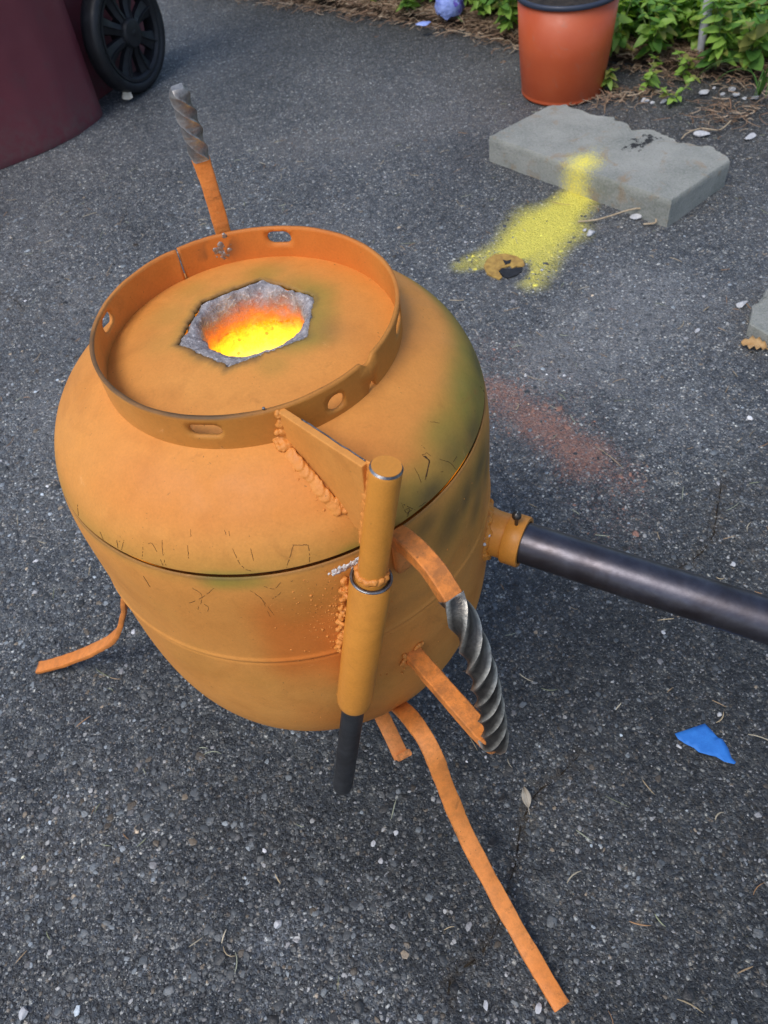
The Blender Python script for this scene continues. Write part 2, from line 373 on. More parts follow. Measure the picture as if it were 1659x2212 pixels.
M['crack'] = metal('crack_dirt', (.012, .010, .009), (.05, .038, .024), (.007, .006, .006), 0, (.8, .95), 120, .6, .1)
for ci, cr in enumerate(CRACKS):
    P_ = spline(np.array(cr), 26 * len(cr)); wv = vnoise(P_ * 130, 201 + ci, 3); w2 = vnoise(P_ * 60, 211 + ci, 3); Tg = np.gradient(P_, axis=0); Tg /= np.linalg.norm(Tg, axis=1)[:, None]; sd2 = np.c_[-Tg[:, 1], Tg[:, 0]]
    ctr_ = P_[:, :2] + sd2 * (.0035 * w2)[:, None]; hw = np.clip(.0005 + .0011 * wv, .0001, .0018) * np.minimum(1, np.minimum(np.arange(len(P_)), np.arange(len(P_))[::-1]) / 8)
    zc = ground_z(ctr_) + .0012; V = np.stack([np.c_[ctr_ - sd2 * hw[:, None], zc], np.c_[ctr_, zc - .0004], np.c_[ctr_ + sd2 * hw[:, None], zc]], 1).reshape(-1, 3)
    link('crack', mesh('crack', V, [(3 * q + e, 3 * q + e + 1, 3 * q + e + 4, 3 * q + e + 3) for q in range(len(P_) - 1) for e in (0, 1)]), M['crack'], driveway)
# the driveway beyond the modelled patch, to the horizon
V, F = [(-150, -150, -.012), (150, -150, -.012), (150, 150, -.012), (-150, 150, -.012)], [(0, 1, 2, 3)]
tag(link('ground', mesh('ground', V, F), M['asphalt']), kind='structure')

# aggregate stones bedded in the asphalt
def aggregate():
    n = 120000; P = np.c_[rng.uniform(-.95, 1.25, n), rng.uniform(-.75, 1.25, n)]
    X, Y = px(np.c_[P, np.zeros(n)]); ok = (X > -330) & (X < PW + 330) & (Y > 350) & (Y < PH + 330)
    dist = np.linalg.norm(np.c_[P, np.zeros(n)] - CAM, axis=1)
    ok &= rng.random(n) < np.clip(1.55 - .62 * dist, .12, 1)
    ok &= vnoise(P * 9, 31) > -.55 + .25 * rng.random(n)
    P = P[ok]; n = len(P)
    lr = sstep(-.25, .35, P[:, 0] - .15 * P[:, 1]); s = np.clip(rng.lognormal(math.log(.00165), .50, n) * (1.12 - .34 * lr), .0007, .0060)
    k = 6; ang = (np.arange(k) / k * 2 * np.pi)[None] + rng.uniform(0, 6.28, (n, 1)) + rng.uniform(-.35, .35, (n, k))
    rr_ = s[:, None] * rng.uniform(.75, 1.2, (n, k)); asp = rng.uniform(.6, 1, (n, 1)); rot = rng.uniform(0, 6.28, (n, 1))
    lx, ly = rr_ * np.cos(ang), rr_ * np.sin(ang) * asp; bx, by = lx * np.cos(rot) - ly * np.sin(rot), lx * np.sin(rot) + ly * np.cos(rot)
    hgt = s * rng.uniform(.0, .20, n) + .0001; tilt = rng.normal(0, .15, (n, 2)); base = ground_z(P)
    sc = rng.uniform(.62, .84, (n, 1))
    def ring(f, z): return np.stack([P[:, :1] + bx * f, P[:, 1:] + by * f, base[:, None] + z + (bx * tilt[:, :1] + by * tilt[:, 1:]) * f], 2)
    r0 = ring(1.05, -.0012); r1 = ring(.96, (hgt * .55)[:, None]); r2 = ring(sc, hgt[:, None])
    V = np.concatenate([r0, r1, r2], 1).reshape(-1, 3)
    f = []
    for a in range(k):
        b = (a + 1) % k
        f += [(a, b, k + b), (a, k + b, k + a), (k + a, k + b, 2 * k + b), (k + a, 2 * k + b, 2 * k + a)]
    f += [(12, 13, 14), (12, 14, 15), (12, 15, 16), (12, 16, 17)]
    f = np.array(f); F = (f[None] + (np.arange(n) * 3 * k)[:, None, None]).reshape(-1, 3)
    u = rng.random(n); br = rng.lognormal(-.12, .70, n) * (1.05 - .15 * lr)
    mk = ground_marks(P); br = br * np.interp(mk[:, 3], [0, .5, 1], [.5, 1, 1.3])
    Cc = np.array([.090, .102, .110])[None] * br[:, None]
    t = (u > .85) & (u < .90); Cc[t] = np.array([.17, .135, .095]) * br[t, None]
    t = (u >= .90) & (u < .965); Cc[t] = np.array([.22, .22, .225]) * br[t, None]
    t = (u >= .968) & (s < .0034); Cc[t] = np.array([.42, .42, .41]) * rng.uniform(.6, 1.15, (t.sum(), 1))
    yel = (mk[:, 0] > .3) & ((mk[:, 0] + rng.normal(0, .22, n)) > .66); Cc[yel] = np.array([.95, .83, .12]) * rng.uniform(.8, 1.1, (yel.sum(), 1))
    ora = (mk[:, 1] > .3) & ((mk[:, 1] + rng.normal(0, .25, n)) > .72); Cc[ora] = np.array([.38, .19, .13]) * rng.uniform(.7, 1.1, (ora.sum(), 1))
    me = fast_mesh('aggregate_stones', V, F); col_attr(me, 'tint', np.repeat(np.clip(Cc, 0, .96), 3 * k, 0))
    m, nt, p = new_mat('aggregate_stone'); T = NT(nt); v = T.coord(); c, s_ = T.attr('tint')
    c = T.mix(T.mapr(T.noise(v, 320, 4, .65), .42, .7, 0, .6), c, (.070, .066, .062)); T.l(c, p.inputs['Base Color'])
    p.inputs['Roughness'].default_value = .42; p.inputs['Specular IOR Level'].default_value = .55
    T.l(T.bump(T.noise(v, 620, 3), .7, .0009), p.inputs['Normal'])
    o = link('aggregate_stones', me, m, smooth=False)
    tag(o, 'small dark and pale aggregate stones bedded in the driveway asphalt', 'gravel', kind='stuff')
aggregate()

# planting bed soil beyond the edge
def bed():
    us = np.linspace(-.012, 1.0, 60) ** 1; us = np.r_[-.02, -.008, np.linspace(0, .5, 46), np.linspace(.55, 3, 14)]
    E = spline(EDGE, 150); Tn = np.gradient(E, axis=0); Tn /= np.linalg.norm(Tn, axis=1)[:, None]; N = np.c_[-Tn[:, 1], Tn[:, 0]]
    V = []
    for i in range(len(E)):
        for u in us: V.append(E[i] + N[i] * (u + .03 * vnoise(E[i:i + 1] * 7, 41)[0] * (u < .3)))
    P = np.array(V); u = np.tile(us, len(E))
    z = -.008 + .022 * sstep(-.02, .06, u) + .02 * vnoise(P * 16, 43) * sstep(.02, .12, u) + .03 * sstep(.1, .6, u)
    nu = len(us); i, j = np.meshgrid(np.arange(nu - 1), np.arange(len(E) - 1)); k = (j * nu + i).ravel()
    me = fast_mesh('planting_bed', np.c_[P, z], np.stack([k, k + nu, k + nu + 1, k + 1], 1))
    m, nt, p = new_mat('bed_soil'); T = NT(nt); v = T.coord()
    c = T.mix(T.mapr(T.noise(v, 60, 6, .7), .35, .65), (.035, .022, .014), (.13, .080, .048)); c = T.mix(T.mapr(T.noise(v, 190, 4, .7), .55, .72), c, (.25, .17, .11))
    T.l(c, p.inputs['Base Color']); p.inputs['Roughness'].default_value = .95
    T.l(T.bump(T.noise(v, 140, 5, .7), 1, .01), p.inputs['Normal'])
    tag(link('planting_bed', me, m), kind='structure')
bed()
BZ = .02

# ------------------------------------------------------------------ the furnace
R = .155; ZT, ZE, ZF, ZB, N1, N2 = .4486, .3433, .2801, .075, 3.1329, 3.1852
ZS = .3865; RR, ZR, ZRB = .0977, .4637, .4368
def dome_z(r): return ZE + (ZT - ZE) * max(0, 1 - (r / R) ** N1) ** (1 / N1)
def dome_r(z): return R * max(0, 1 - (max(0, (z - ZE) / (ZT - ZE))) ** N1) ** (1 / N1)
def tank_n(P):
    """outward normal of the tank's skin"""
    P = np.asarray(P, float); e = 1e-4
    def f(q):
        rho = math.hypot(q[0], q[1]); z = q[2]; n = N2 if z < ZF else N1
        return (rho / R) ** n + (max(0, (z - ZE) / (ZT - ZE)) ** N1) + (max(0, (ZF - z) / (ZF - ZB)) ** N2)
    g = np.array([f(P + np.eye(3)[k] * e) - f(P - np.eye(3)[k] * e) for k in range(3)]); return g / np.linalg.norm(g)

furnace = empty('foundry_furnace')
tag(furnace, 'orange painted round steel foundry furnace with glowing top opening, standing on bent strap legs', 'furnace')

def ang_d(a, b): return np.abs((a - b + 180) % 360 - 180)
def stains(V, lid):
    V = np.asarray(V); rho = np.hypot(V[:, 0], V[:, 1]); az = np.degrees(np.arctan2(V[:, 1], V[:, 0])); z = V[:, 2]
    n1 = vnoise(V * 24, 51); n2 = vnoise(V * 60, 52); n3 = vnoise(V * 12, 53)
    O = np.zeros(len(V)); S = np.zeros(len(V)); B = np.zeros(len(V))
    if lid:
        # olive heat bloom on the right shoulder and along the seam
        side = 1 - sstep(30, 52, ang_d(az, -14) + 9 * n3); O = np.maximum(O, 1.0 * side * sstep(.122, .141, rho + .004 * n1) * (z < .43))
        O = np.maximum(O, .75 * (1 - sstep(12, 24, ang_d(az, -55))) * sstep(.134, .148, rho + .003 * n1))
        band = (1 - sstep(.386, .408, z + .004 * n1)); O = np.maximum(O, .38 * band)
        O = np.maximum(O, .95 * (1 - sstep(3, 15, ang_d(az, -109))) * (1 - sstep(.386, .396, z))); O = np.maximum(O, .95 * (1 - sstep(1, 6, ang_d(az, -82))) * (1 - sstep(.386, .398, z)))
        for a, w, z0, k in ((-12, 9, .399, .5), (-26, 7, .400, .25), (-37, 8, .392, .7), (-47, 7, .399, .45), (-58, 6, .391, .6), (2, 12, .404, .4), (20, 12, .40, .6)):
            S = np.maximum(S, k * np.exp(-(ang_d(az, a) / w) ** 2 - ((z - z0) / .010) ** 2 + .5 * n1))
        S = np.maximum(S, .5 * (1 - sstep(.3872, .3895, z + .0015 * n2)) * sstep(-.3, .4, n1))
        # heat tint round the mouth
        for c, r0, k in (((.021, .062), .020, .6), ((.008, -.040), .014, .4), ((-.03, .066), .016, .3), ((-.058, .012), .018, .2), ((-.05, .04), .02, .3)):
            d = np.hypot(V[:, 0] - c[0], V[:, 1] - c[1]); O = np.maximum(O, k * (1 - sstep(.1 * r0, r0 * 1.25, d + .006 * n1)) * (rho < .09))
        hq = np.interp(np.radians(az) % (2 * np.pi), A, hr); O = np.maximum(O, .85 * (1 - sstep(.002, .026, rho - hq + .006 * n3 + .002 * n1)) * (1 - sstep(35, 85, ang_d(az, -5) + 8 * n1)))
        O = np.maximum(O, .35 * (1 - sstep(.001, .012, rho - hq + .006 * n3)))
        S = np.maximum(S, .33 * np.exp(-(((V[:, 0] - .05) / .012) ** 2 + ((V[:, 1] + .02) / .014) ** 2)))
        hrr = np.interp(np.radians(az) % (2 * np.pi), A, hr); S = np.maximum(S, .55 * (1 - sstep(.0002, .0045, rho - hrr + .0035 * n2 + .002 * n1)))
        B = .35 * (1 - sstep(25, 70, ang_d(az, -100) + 15 * n3)) * (1 - sstep(.43, .442, z)) * sstep(.405, .42, z)
    else:
        O = .24 * sstep(.372, .384, z + .004 * n1); O = np.maximum(O, .9 * (1 - sstep(3, 13, ang_d(az, -109))) * sstep(.371, .381, z))
        for a, w, z0, h, k in ((-37, 7, .362, .014, 1.0), (-46, 5, .360, .016, .8), (-53, 6, .353, .018, .7), (-40, 5, .335, .022, .6), (-30, 6, .345, .02, .6), (-62, 5, .372, .01, .5), (-36, 4, .30, .03, .3)):
            S = np.maximum(S, k * np.exp(-(ang_d(az, a + (z - z0) * 120) / w) ** 2 - ((z - z0) / h) ** 2 + .6 * n1)); O = np.maximum(O, .8 * k * np.exp(-(ang_d(az, a) / (w * 1.6)) ** 2 - ((z - z0) / (h * 1.7)) ** 2))
        S = np.maximum(S, .5 * sstep(.3815, .3848, z + .0015 * n2))
        S = np.maximum(S, .16 * np.exp(-((z - .2885 + .001 * n1) / .0016) ** 2))
        S = np.maximum(S, .16 * (1 - sstep(.0, .2, np.abs(n1 + .1 * n2))) * (ang_d(az, -60) < 28) * sstep(.24, .3, z))
        O = np.maximum(O, .30 * sstep(.1, .6, n3) * sstep(.18, .24, z))
        B = np.maximum(.6 * sstep(.0, .55, vnoise(V * 9, 57)) * (1 - sstep(.2, .28, z)), .9 * (1 - sstep(5, 15, ang_d(az, -98))) * sstep(.24, .29, z) * (1 - sstep(.34, .385, z)))
        B = np.maximum(B, .5 * sstep(.2, .7, n3))
    return np.clip(np.stack([O, S, B], 1), 0, 1)

# lower shell of the tank
prof = [(R * max(0, 1 - (max(0, (z - ZE) / (ZT - ZE))) ** N1) ** (1 / N1) + (.0011 * math.exp(-((z - .291) / .0022) ** 2) - .0006 * math.exp(-((z - .287) / .0016) ** 2)), z) for z in np.r_[ZS - .0013, ZS - .0019, ZS - .0030, ZS - .0045, np.linspace(ZS - .0065, .30, 30), np.linspace(.298, .282, 17)]]
for t in np.linspace(0.03, math.pi / 2, 34): prof.append((R * max(1e-4, math.cos(t)) ** (2 / N2), ZF - (ZF - ZB) * math.sin(t) ** (2 / N2)))
prof[0] = (prof[0][0] - .0005, prof[0][1])
V, F = lathe(prof, 240)
V = np.array(V); V[:, :2] *= (1 + .0022 * vnoise(V * 9, 61))[:, None]
me = fast_mesh('tank_shell', V, F); col_attr(me, 'stain', stains(V, False))
shell = link('tank_shell', me, M['paint'], furnace)
sm = shell.modifiers.new('wall', 'SOLIDIFY'); sm.thickness = .0028; sm.offset = 1 if False else -1

# domed lid with a six-sided cut-out
HEX = np.array([(.017, .0576), (.0482, .0208), (.0339, -.023), (-.0184, -.0323), (-.0478, .0053), (-.0272, .0457)])
def hex_r(a, grow=0.0):
    d = np.array([math.cos(a), math.sin(a)]); best = None
    for i in range(6):
        p0, p1 = HEX[i], HEX[(i + 1) % 6]; e = p1 - p0; den = d[0] * e[1] - d[1] * e[0]
        if abs(den) < 1e-9: continue
        t = (p0[0] * e[1] - p0[1] * e[0]) / den; s = (p0[0] * d[1] - p0[1] * d[0]) / den
        if t > 0 and -1e-6 <= s <= 1 + 1e-6: best = t if best is None else min(best, t)
    return best + grow
SEG = 288; A = np.arange(SEG) / SEG * 2 * np.pi; hr = np.array([hex_r(a) for a in A])
hr += .0018 * vnoise(np.c_[np.cos(A), np.sin(A)] * 10, 63) + .0011 * vnoise(np.c_[np.cos(A), np.sin(A)] * 45, 62)
RS = dome_r(ZS + .0014); fr = np.sin(np.linspace(0, math.pi / 2, 64)) ** 1.0
V = []
for f in fr:
    r = hr + (RS - hr) * f
    V += [(r[j] * math.cos(A[j]), r[j] * math.sin(A[j]), dome_z(r[j])) for j in range(SEG)]
V += [((RS - .0006) * math.cos(a), (RS - .0006) * math.sin(a), ZS + .0010) for a in A]
V = np.array(V); V[:, 2] += .0006 * vnoise(V * 14, 65) * sstep(.40, .43, V[:, 2])
nf = len(fr) + 1
F = [(i * SEG + j, (i + 1) * SEG + j, (i + 1) * SEG + (j + 1) % SEG, i * SEG + (j + 1) % SEG) for i in range(nf - 1) for j in range(SEG)]
me = fast_mesh('tank_lid', V, F); col_attr(me, 'stain', stains(V, True))
lid = link('tank_lid', me, M['paint'], furnace)
sm = lid.modifiers.new('wall', 'SOLIDIFY'); sm.thickness = .0028; sm.offset = -1

# refractory lining: rough lip inside the cut-out, throat, chamber
TC, TR = np.array([.0030, .0138]), .0348
K = 144; rings = []
B_ = np.arange(K) / K * 2 * np.pi
def lip_ring(f, dz, rt=TR):
    o = []
    for a in B_:
        q = TC + rt * np.array([math.cos(a), math.sin(a)])
        ah = math.atan2(q[1], q[0]); h = hex_r(ah, -.0012) * np.array([math.cos(ah), math.sin(ah)])
        w = q * f + h * (1 - f)
        o.append((w[0], w[1], dome_z(float(np.hypot(*w))) - dz))
    return o
rings.append(lip_ring(-.30, .0040)); rings.append(lip_ring(-.12, .0026)); rings.append(lip_ring(0, .0016)); rings.append(lip_ring(.2, .0012)); rings.append(lip_ring(.45, .0018)); rings.append(lip_ring(.7, .0034))
rings.append([(TC[0] + TR * .995 * math.cos(a), TC[1] + TR * .995 * math.sin(a) * (1 - .12 * max(0, math.sin(a))), .4425 - .009 * max(0, math.sin(a))) for a in B_])
for z, r in ((.438, .0358), (.434, .0356), (.43, .0355), (.426, .0355), (.422, .0355), (.418, .0356), (.414, .0357), (.41, .0357), (.405, .0358), (.40, .036), (.394, .0365), (.388, .0358), (.38, .037), (.372, .05), (.366, .085), (.34, .098), (.30, .100), (.25, .100), (.2, .098), (.15, .09), (.135, .05), (.132, .002)):
    c = TC * sstep(.36, .41, z); rings.append([(c[0] + (r - .0014 * (z > .39)) * math.cos(a), c[1] + (r - .0014 * (z > .39)) * math.sin(a) * (1 - .12 * max(0, math.sin(a)) * (z > .38)), z - (.007 * max(0, math.sin(a)) if z > .425 else 0)) for a in B_])
V = np.array([q for r in rings for q in r])
d = np.stack([vnoise(V * 150, 71 + q, 3) for q in range(3)], 1); w = sstep(.34, .41, V[:, 2])[:, None]; V = V + d * w * np.array([.0022, .0022, .0013]) + np.stack([vnoise(V * 420, 81 + q, 2) for q in range(3)], 1) * w * .0007
F = [(i * K + j, i * K + (j + 1) % K, (i + 1) * K + (j + 1) % K, (i + 1) * K + j) for i in range(len(rings) - 1) for j in range(K)]
link('refractory_lining', fast_mesh('refractory_lining', V, F), M['refractory'], furnace)
# added dark ring, blocks inner glow and darkens the seam between shell and lid
V, F = lathe([(.1440, .3930), (.1482, .3890), (.1490, .3840), (.1470, .3780)], 160); link('seam_glow_block', mesh('seam_glow_block', V, F), M['scratch'], furnace)

# foot ring on top: a strap with slots, holes and notches cut through it
def foot_ring():
    a0, a1 = -266.0, 94.0           # unrolled in degrees -> metres along the strap
    L = math.radians(1) * RR; cut = 110.5 - 360
    gap = .0012
    lo, hi = cut + .5, cut + 360 - .5
    zb = lambda a: ZRB - .0015
    pts = []; edges = []; holes = []
    def loop(q, hole=False):
        s = len(pts); pts.extend(q); edges.extend([(s + i, s + (i + 1) % len(q)) for i in range(len(q))])
        if hole: holes.append(np.array(q))
    def slot(az, w, zc, h):         # stadium: az centre deg, w degrees, h metres
        x = az if az > lo else az; x = x - 360 if x > hi else x; x = x + 360 if x < lo else x
        x *= L; hw = w * L / 2; r = min(h / 2, hw); o = []
        for t in np.linspace(-90, 90, 9): o.append((x + hw - r + r * math.cos(rad(t)), zc + h / 2 * math.sin(rad(t))))
        for t in np.linspace(90, 270, 9): o.append((x - hw + r + r * math.cos(rad(t)), zc + h / 2 * math.sin(rad(t))))
        return o
    n = 300; top = []; bot = []
    for i in range(n + 1):
        a = lo + (hi - lo) * i / n; zt = ZR + .0005 * vnoise(np.array([[a * .11, 0]]), 91)[0]; zb_ = ZRB - .004
        e = (a + 180) % 360 - 180
        if -55.2 < e < -49.0: zt -= .0042 * math.sin(math.pi * (e + 55.2) / 6.2) ** .6      # nibbled notch in the upper edge
        if -54.4 < e < -48.4: zb_ += .0135 * math.sin(math.pi * (e + 54.4) / 6.0) ** .5     # half-round drain notch below
        top.append((a * L, zt)); bot.append((a * L, zb_))
    loop(bot + top[::-1])
    for az, w, zc, h in ((-113.5, 11.8, .4543, .0092), (-68.1, 7.3, .4500, .0118), (-23.4, 12.5, .4545, .0085), (66.4, 10.6, .4557, .0098), (157.0, 10.0, .4550, .0098), (112 + 0, .01, .45, .001)):
        if w > 1: loop(slot(az, w, zc, h), True)
    for a in np.arange(lo + 1.2, hi - .6, 1.6):
        for z in (.438, .4425, .447, .4505, .4545, .4585, .4615):
            x = a * L
            if all((np.abs(h_[:, 0] - x).min() > 1e-3 or not (h_[:, 1].min() - .001 < z < h_[:, 1].max() + .001)) and not (h_[:, 0].min() - .0008 < x < h_[:, 0].max() + .0008 and h_[:, 1].min() - .0008 < z < h_[:, 1].max() + .0008) for h_ in holes):
                e = (a + 180) % 360 - 180
                if not (-56 < e < -47): pts.append((x, z))
    vo, eo, fo, *_ = delaunay_2d_cdt([Vector(q) for q in pts], edges, [], 0, 1e-6)
    poly = np.array(bot + top[::-1])
    def inside(q, pl):
        x, y = q; r = False; j = len(pl) - 1
        for i in range(len(pl)):
            if (pl[i][1] > y) != (pl[j][1] > y) and x < (pl[j][0] - pl[i][0]) * (y - pl[i][1]) / (pl[j][1] - pl[i][1]) + pl[i][0]: r = not r
            j = i
        return r
    fin = []
    for f in fo:
        c = sum((vo[k] for k in f), Vector((0, 0))) / len(f)
        if any(h_[:, 0].min() < c.x < h_[:, 0].max() and inside(c, h_) for h_ in holes): continue
        if (c.y > .458 or c.y < .446) and not inside(c, poly): continue
        fin.append(f)
    V = []
    for q in vo:
        a = q.x / RR; r = RR + .0004 * math.sin(3 * a + 1) - .0012 * (1 - sstep(0, 5, abs((math.degrees(a) - cut) % 360)))
        V.append((r * math.cos(a), r * math.sin(a), q.y))
    me = mesh('foot_ring', V, fin); o = link('foot_ring', me, M['paint'], furnace)
    Vn = np.array(V); az = np.degrees(np.arctan2(Vn[:, 1], Vn[:, 0])); nn = vnoise(Vn * 60, 93)
    S = .75 * sstep(.4615, .4640, Vn[:, 2] + .0006 * nn) * (1 - sstep(30, 75, ang_d(az, -150))) + .15 * sstep(.462, .464, Vn[:, 2])
    O = .35 * (1 - sstep(40, 100, ang_d(az, -70) + 10 * nn)); Bq = .75 * (1 - sstep(50, 95, ang_d(az, -60)))
    burn = np.exp(-(ang_d(az, 93) / 7) ** 2 - ((Vn[:, 2] - .4525) / .008) ** 2)
    S = np.maximum(S, .95 * burn * (nn > -.15)); Bq = np.maximum(Bq, .8 * (1 - sstep(30, 100, ang_d(az, 75))))
    col_attr(me, 'stain', np.stack([O, np.clip(S, 0, 1), Bq], 1))
    sm = o.modifiers.new('wall', 'SOLIDIFY'); sm.thickness = .0026; sm.offset = 0
    return o
ring = foot_ring()

# --- hinge: plate, pin, sleeve, rod
HT, HB = np.array([.0472, -.1665, .4672]), np.array([-.0298, -.1736, .1082])
hax = (HB - HT) / np.linalg.norm(HB - HT)
def hp(z): return HT + (HB - HT) * ((HT[2] - z) / (HT[2] - HB[2]))
def rod(name, za, zb_, r, mat, parent, k=40, ch=.0008, extra=None):
    a, b = hp(za), hp(zb_); path = np.array([a, a + (b - a) * .004, a + (b - a) * .02, *[a + (b - a) * t for t in np.linspace(.06, .94, 12)], b - (b - a) * .02, b - (b - a) * .004, b])
    sc = [1 - ch / r * 1.2, 1 - ch / r * .4, 1] + [1] * 12 + [1, 1 - ch / r * .4, 1 - ch / r * 1.2]
    V, F = sweep(path, circle(r, k), (1, 0, 0), scale=sc); o = link(name, mesh(name, V, F), mat, parent); return sharp(o, 50)
zs_t, zs_b = .3805, .2435
pin = rod('hinge_pin', HT[2] - .0010, .372, .0087, M['paint_post'], furnace)
V, F = sweep([HT + hax * .0001, HT + hax * .0013], circle(.0087, 40), (1, 0, 0), scale=[.90, 1.012]); link('bare_rim', mesh('bare_rim', V, F), M['bare'], pin, smooth=False)
V, F = sweep([HT - hax * .0002, HT + hax * .0004], circle(.0079, 40), (1, 0, 0), jitter=.00012, seed=3); link('end_face', mesh('end_face', V, F), M['paint_post'], pin, smooth=False)
# sleeve: hollow tube
def tube(name, za, zb_, ro, ri, mat, parent):
    a, b = hp(za), hp(zb_); k = 48
    path = [a, b]; o = []; P = []
    for c, r in ((a, ri), (a + hax * .0004, ro - .0004), (a + hax * .0010, ro), (b - hax * .012, ro), (b - hax * .005, ro * .985), (b - hax * .0012, ro * .945), (b, ro * .9), (b, ri * .95), (a + hax * .02, ri)): P.append((c, r))
    s = np.cross(hax, (0, 1, 0)); s /= np.linalg.norm(s); u = np.cross(hax, s)
    V = [c + r * (math.cos(2 * math.pi * j / k) * s + math.sin(2 * math.pi * j / k) * u) for c, r in P for j in range(k)]
    n = len(P); F = [(i * k + j, ((i + 1) % n) * k + j, ((i + 1) % n) * k + (j + 1) % k, i * k + (j + 1) % k) for i in range(n) for j in range(k)]
    return sharp(link(name, mesh(name, V, F), mat, parent), 60)
sleeve = tube('hinge_sleeve', zs_t, zs_b, .0127, .0102, M['paint_post'], furnace)
a = hp(zs_t + .0004); V, F = sweep([a - hax * .0003, a - hax * .0002, a + hax * .0004, a + hax * .0005, a + hax * .0001, a - hax * .0003], circle(1, 48), (1, 0, 0), scale=[.0114, .01273, .01274, .0126, .0115, .0113], caps=False)
link('worn_rim', mesh('worn_rim', V, F), M['bare'], sleeve)
rod('hinge_rod', .3745, HB[2], .0083, M['rod'], furnace, ch=.0016)
rod('bearing_collar', .3835, .372, .0098, M['paint_post'], pin)
# bead round the pin above the sleeve
c0 = hp(.3855); s = np.cross(hax, (0, 1, 0)); s /= np.linalg.norm(s); u = np.cross(hax, s)
cs_, rs_ = [], []
for j in range(26):
    t = 2 * math.pi * j / 26; cs_.append(c0 + .0086 * (math.cos(t) * s + math.sin(t) * u) + hax * rng.uniform(-.0012, .0012)); rs_.append(rng.uniform(.0016, .0027))
blobs('weld_bead', cs_, rs_, mat=M['paint_weld'], parent=pin, sub=2)

# gusset plate between foot ring and pin, following the dome
def gusset():
    a = np.array([.0035, -.0975]); b = hp(.44)[:2] - .0082 * (hp(.44)[:2] - a) / np.linalg.norm(hp(.44)[:2] - a); d = b - a; Ln = np.linalg.norm(d); d /= Ln
    top = [(0, .4622), (Ln * .5, .4636), (Ln, .4655)]
    low = []
    for s_ in np.linspace(Ln * .9, 0, 14):
        q = a + d * s_; r = float(np.hypot(*q)); z = dome_z(min(r, .1535)) - .0008 if r < .1535 else .40
        low.append((s_, max(z, .402)))
    slope = (hp(.40)[:2] - hp(.46)[:2]) @ d
    end = [(Ln + slope * .35, .4405), (Ln + slope * .8, .412), (Ln + slope * .98, .3985), (Ln * .965 + slope * .9, .3975)]
    out = top + end + low; n = len(out); th = .0024; nrm = np.array([d[1], -d[0], 0])
    V = []
    for sgn in (-1, 1):
        for s_, z in out: V.append(np.array([*(a + d * s_), z]) + sgn * th * nrm)
    F = [tuple(range(n)), tuple(range(n, 2 * n))[::-1]] + [(i, n + i, n + (i + 1) % n, (i + 1) % n) for i in range(n)]
    me = mesh('hinge_plate', V, F); bm = bmesh.new(); bm.from_mesh(me); bmesh.ops.recalc_face_normals(bm, faces=bm.faces); bmesh.ops.triangulate(bm, faces=[f for f in bm.faces if len(f.verts) > 4]); bm.to_mesh(me); bm.free()
    o = link('hinge_plate', me, M['paint'], furnace, smooth=False); bevel(o, .0007, 2)
    e = [np.array([*(a + d * s_), z + .0002]) + .0020 * (-nrm) for s_, z in ((Ln * .25, .4629), (Ln * .6, .4640), (Ln * .98, .4654))]
    V, F = sweep(spline(e, 20), circle(.0005, 6), nrm, jitter=.0004, seed=4); link('worn_edge', mesh('worn_edge', V, F), M['bare'], o)
    return a, d, Ln, nrm, slope, o
ga, gd, gl, gn, gslope, gplate = gusset()

def ripple_bead(name, pts, r, mat, parent, step=.0021, normal=None, seed=0, sub=2):
    """a bead of overlapping half-moon ripples along a line"""
    P = spline(pts, max(4, int(np.linalg.norm(np.diff(pts, axis=0), axis=1).sum() / step))); Tn = np.gradient(P, axis=0); Tn /= np.linalg.norm(Tn, axis=1)[:, None]
    bm = bmesh.new(); bmesh.ops.create_uvsphere(bm, u_segments=14, v_segments=9, radius=1); bv = np.array([v.co[:] for v in bm.verts]); faces = [[v.index for v in f.verts] for f in bm.faces]; bm.free()
    V = []; F = []; g = np.random.default_rng(seed)
    for i, p_ in enumerate(P):
        nrm_ = np.asarray(normal(p_) if callable(normal) else normal, float); t = Tn[i] - nrm_ * (Tn[i] @ nrm_); t /= np.linalg.norm(t); s_ = np.cross(nrm_, t)
        rr_ = r * g.uniform(.82, 1.18); q = bv * np.array([rr_ * .75, rr_ * 1.0, rr_ * .24]); q = q * (1 + .04 * (g.random((len(q), 1)) - .5))
        X = q[:, 0] - .45 * q[:, 1] ** 2 / rr_; tl = .22 * q[:, 0]
        w = p_ + g.normal(0, r * .08, 3) + np.outer(X, t) + np.outer(q[:, 1], s_) + np.outer(q[:, 2] + tl, nrm_); b = len(V) * len(bv)
        V.append(w); F += [tuple(k + b for k in f) for f in faces]
    o = link(name, mesh(name, np.concatenate(V), F), mat, parent); fuse(o, .00050); o.modifiers['soften'].iterations = 5; return o
def on_dome(x, y, lift=0): return np.array([x, y, dome_z(min(math.hypot(x, y), .1545)) + lift])
wl_ = [on_dome(.0045, -.1068, .0006), on_dome(.0087, -.1140, .0006), on_dome(.0123, -.1218, .0006), on_dome(.0160, -.1288, .0006), on_dome(.0198, -.1345, .0006), on_dome(.0222, -.1380, .0006)]
off = -gn[:2] * .0030 * np.sign((-gn[:2]) @ np.array([-1, -.2]))
wl_ = [on_dome(q[0] + off[0], q[1] + off[1], .0003) for q in wl_]
ripple_bead('weld_bead', np.array(wl_), .0042, M['paint_weld'], furnace, .0009, lambda q: (lambda n_: n_ / np.linalg.norm(n_))(tank_n(q) + .6 * np.array([off[0], off[1], 0]) / .003), 3)
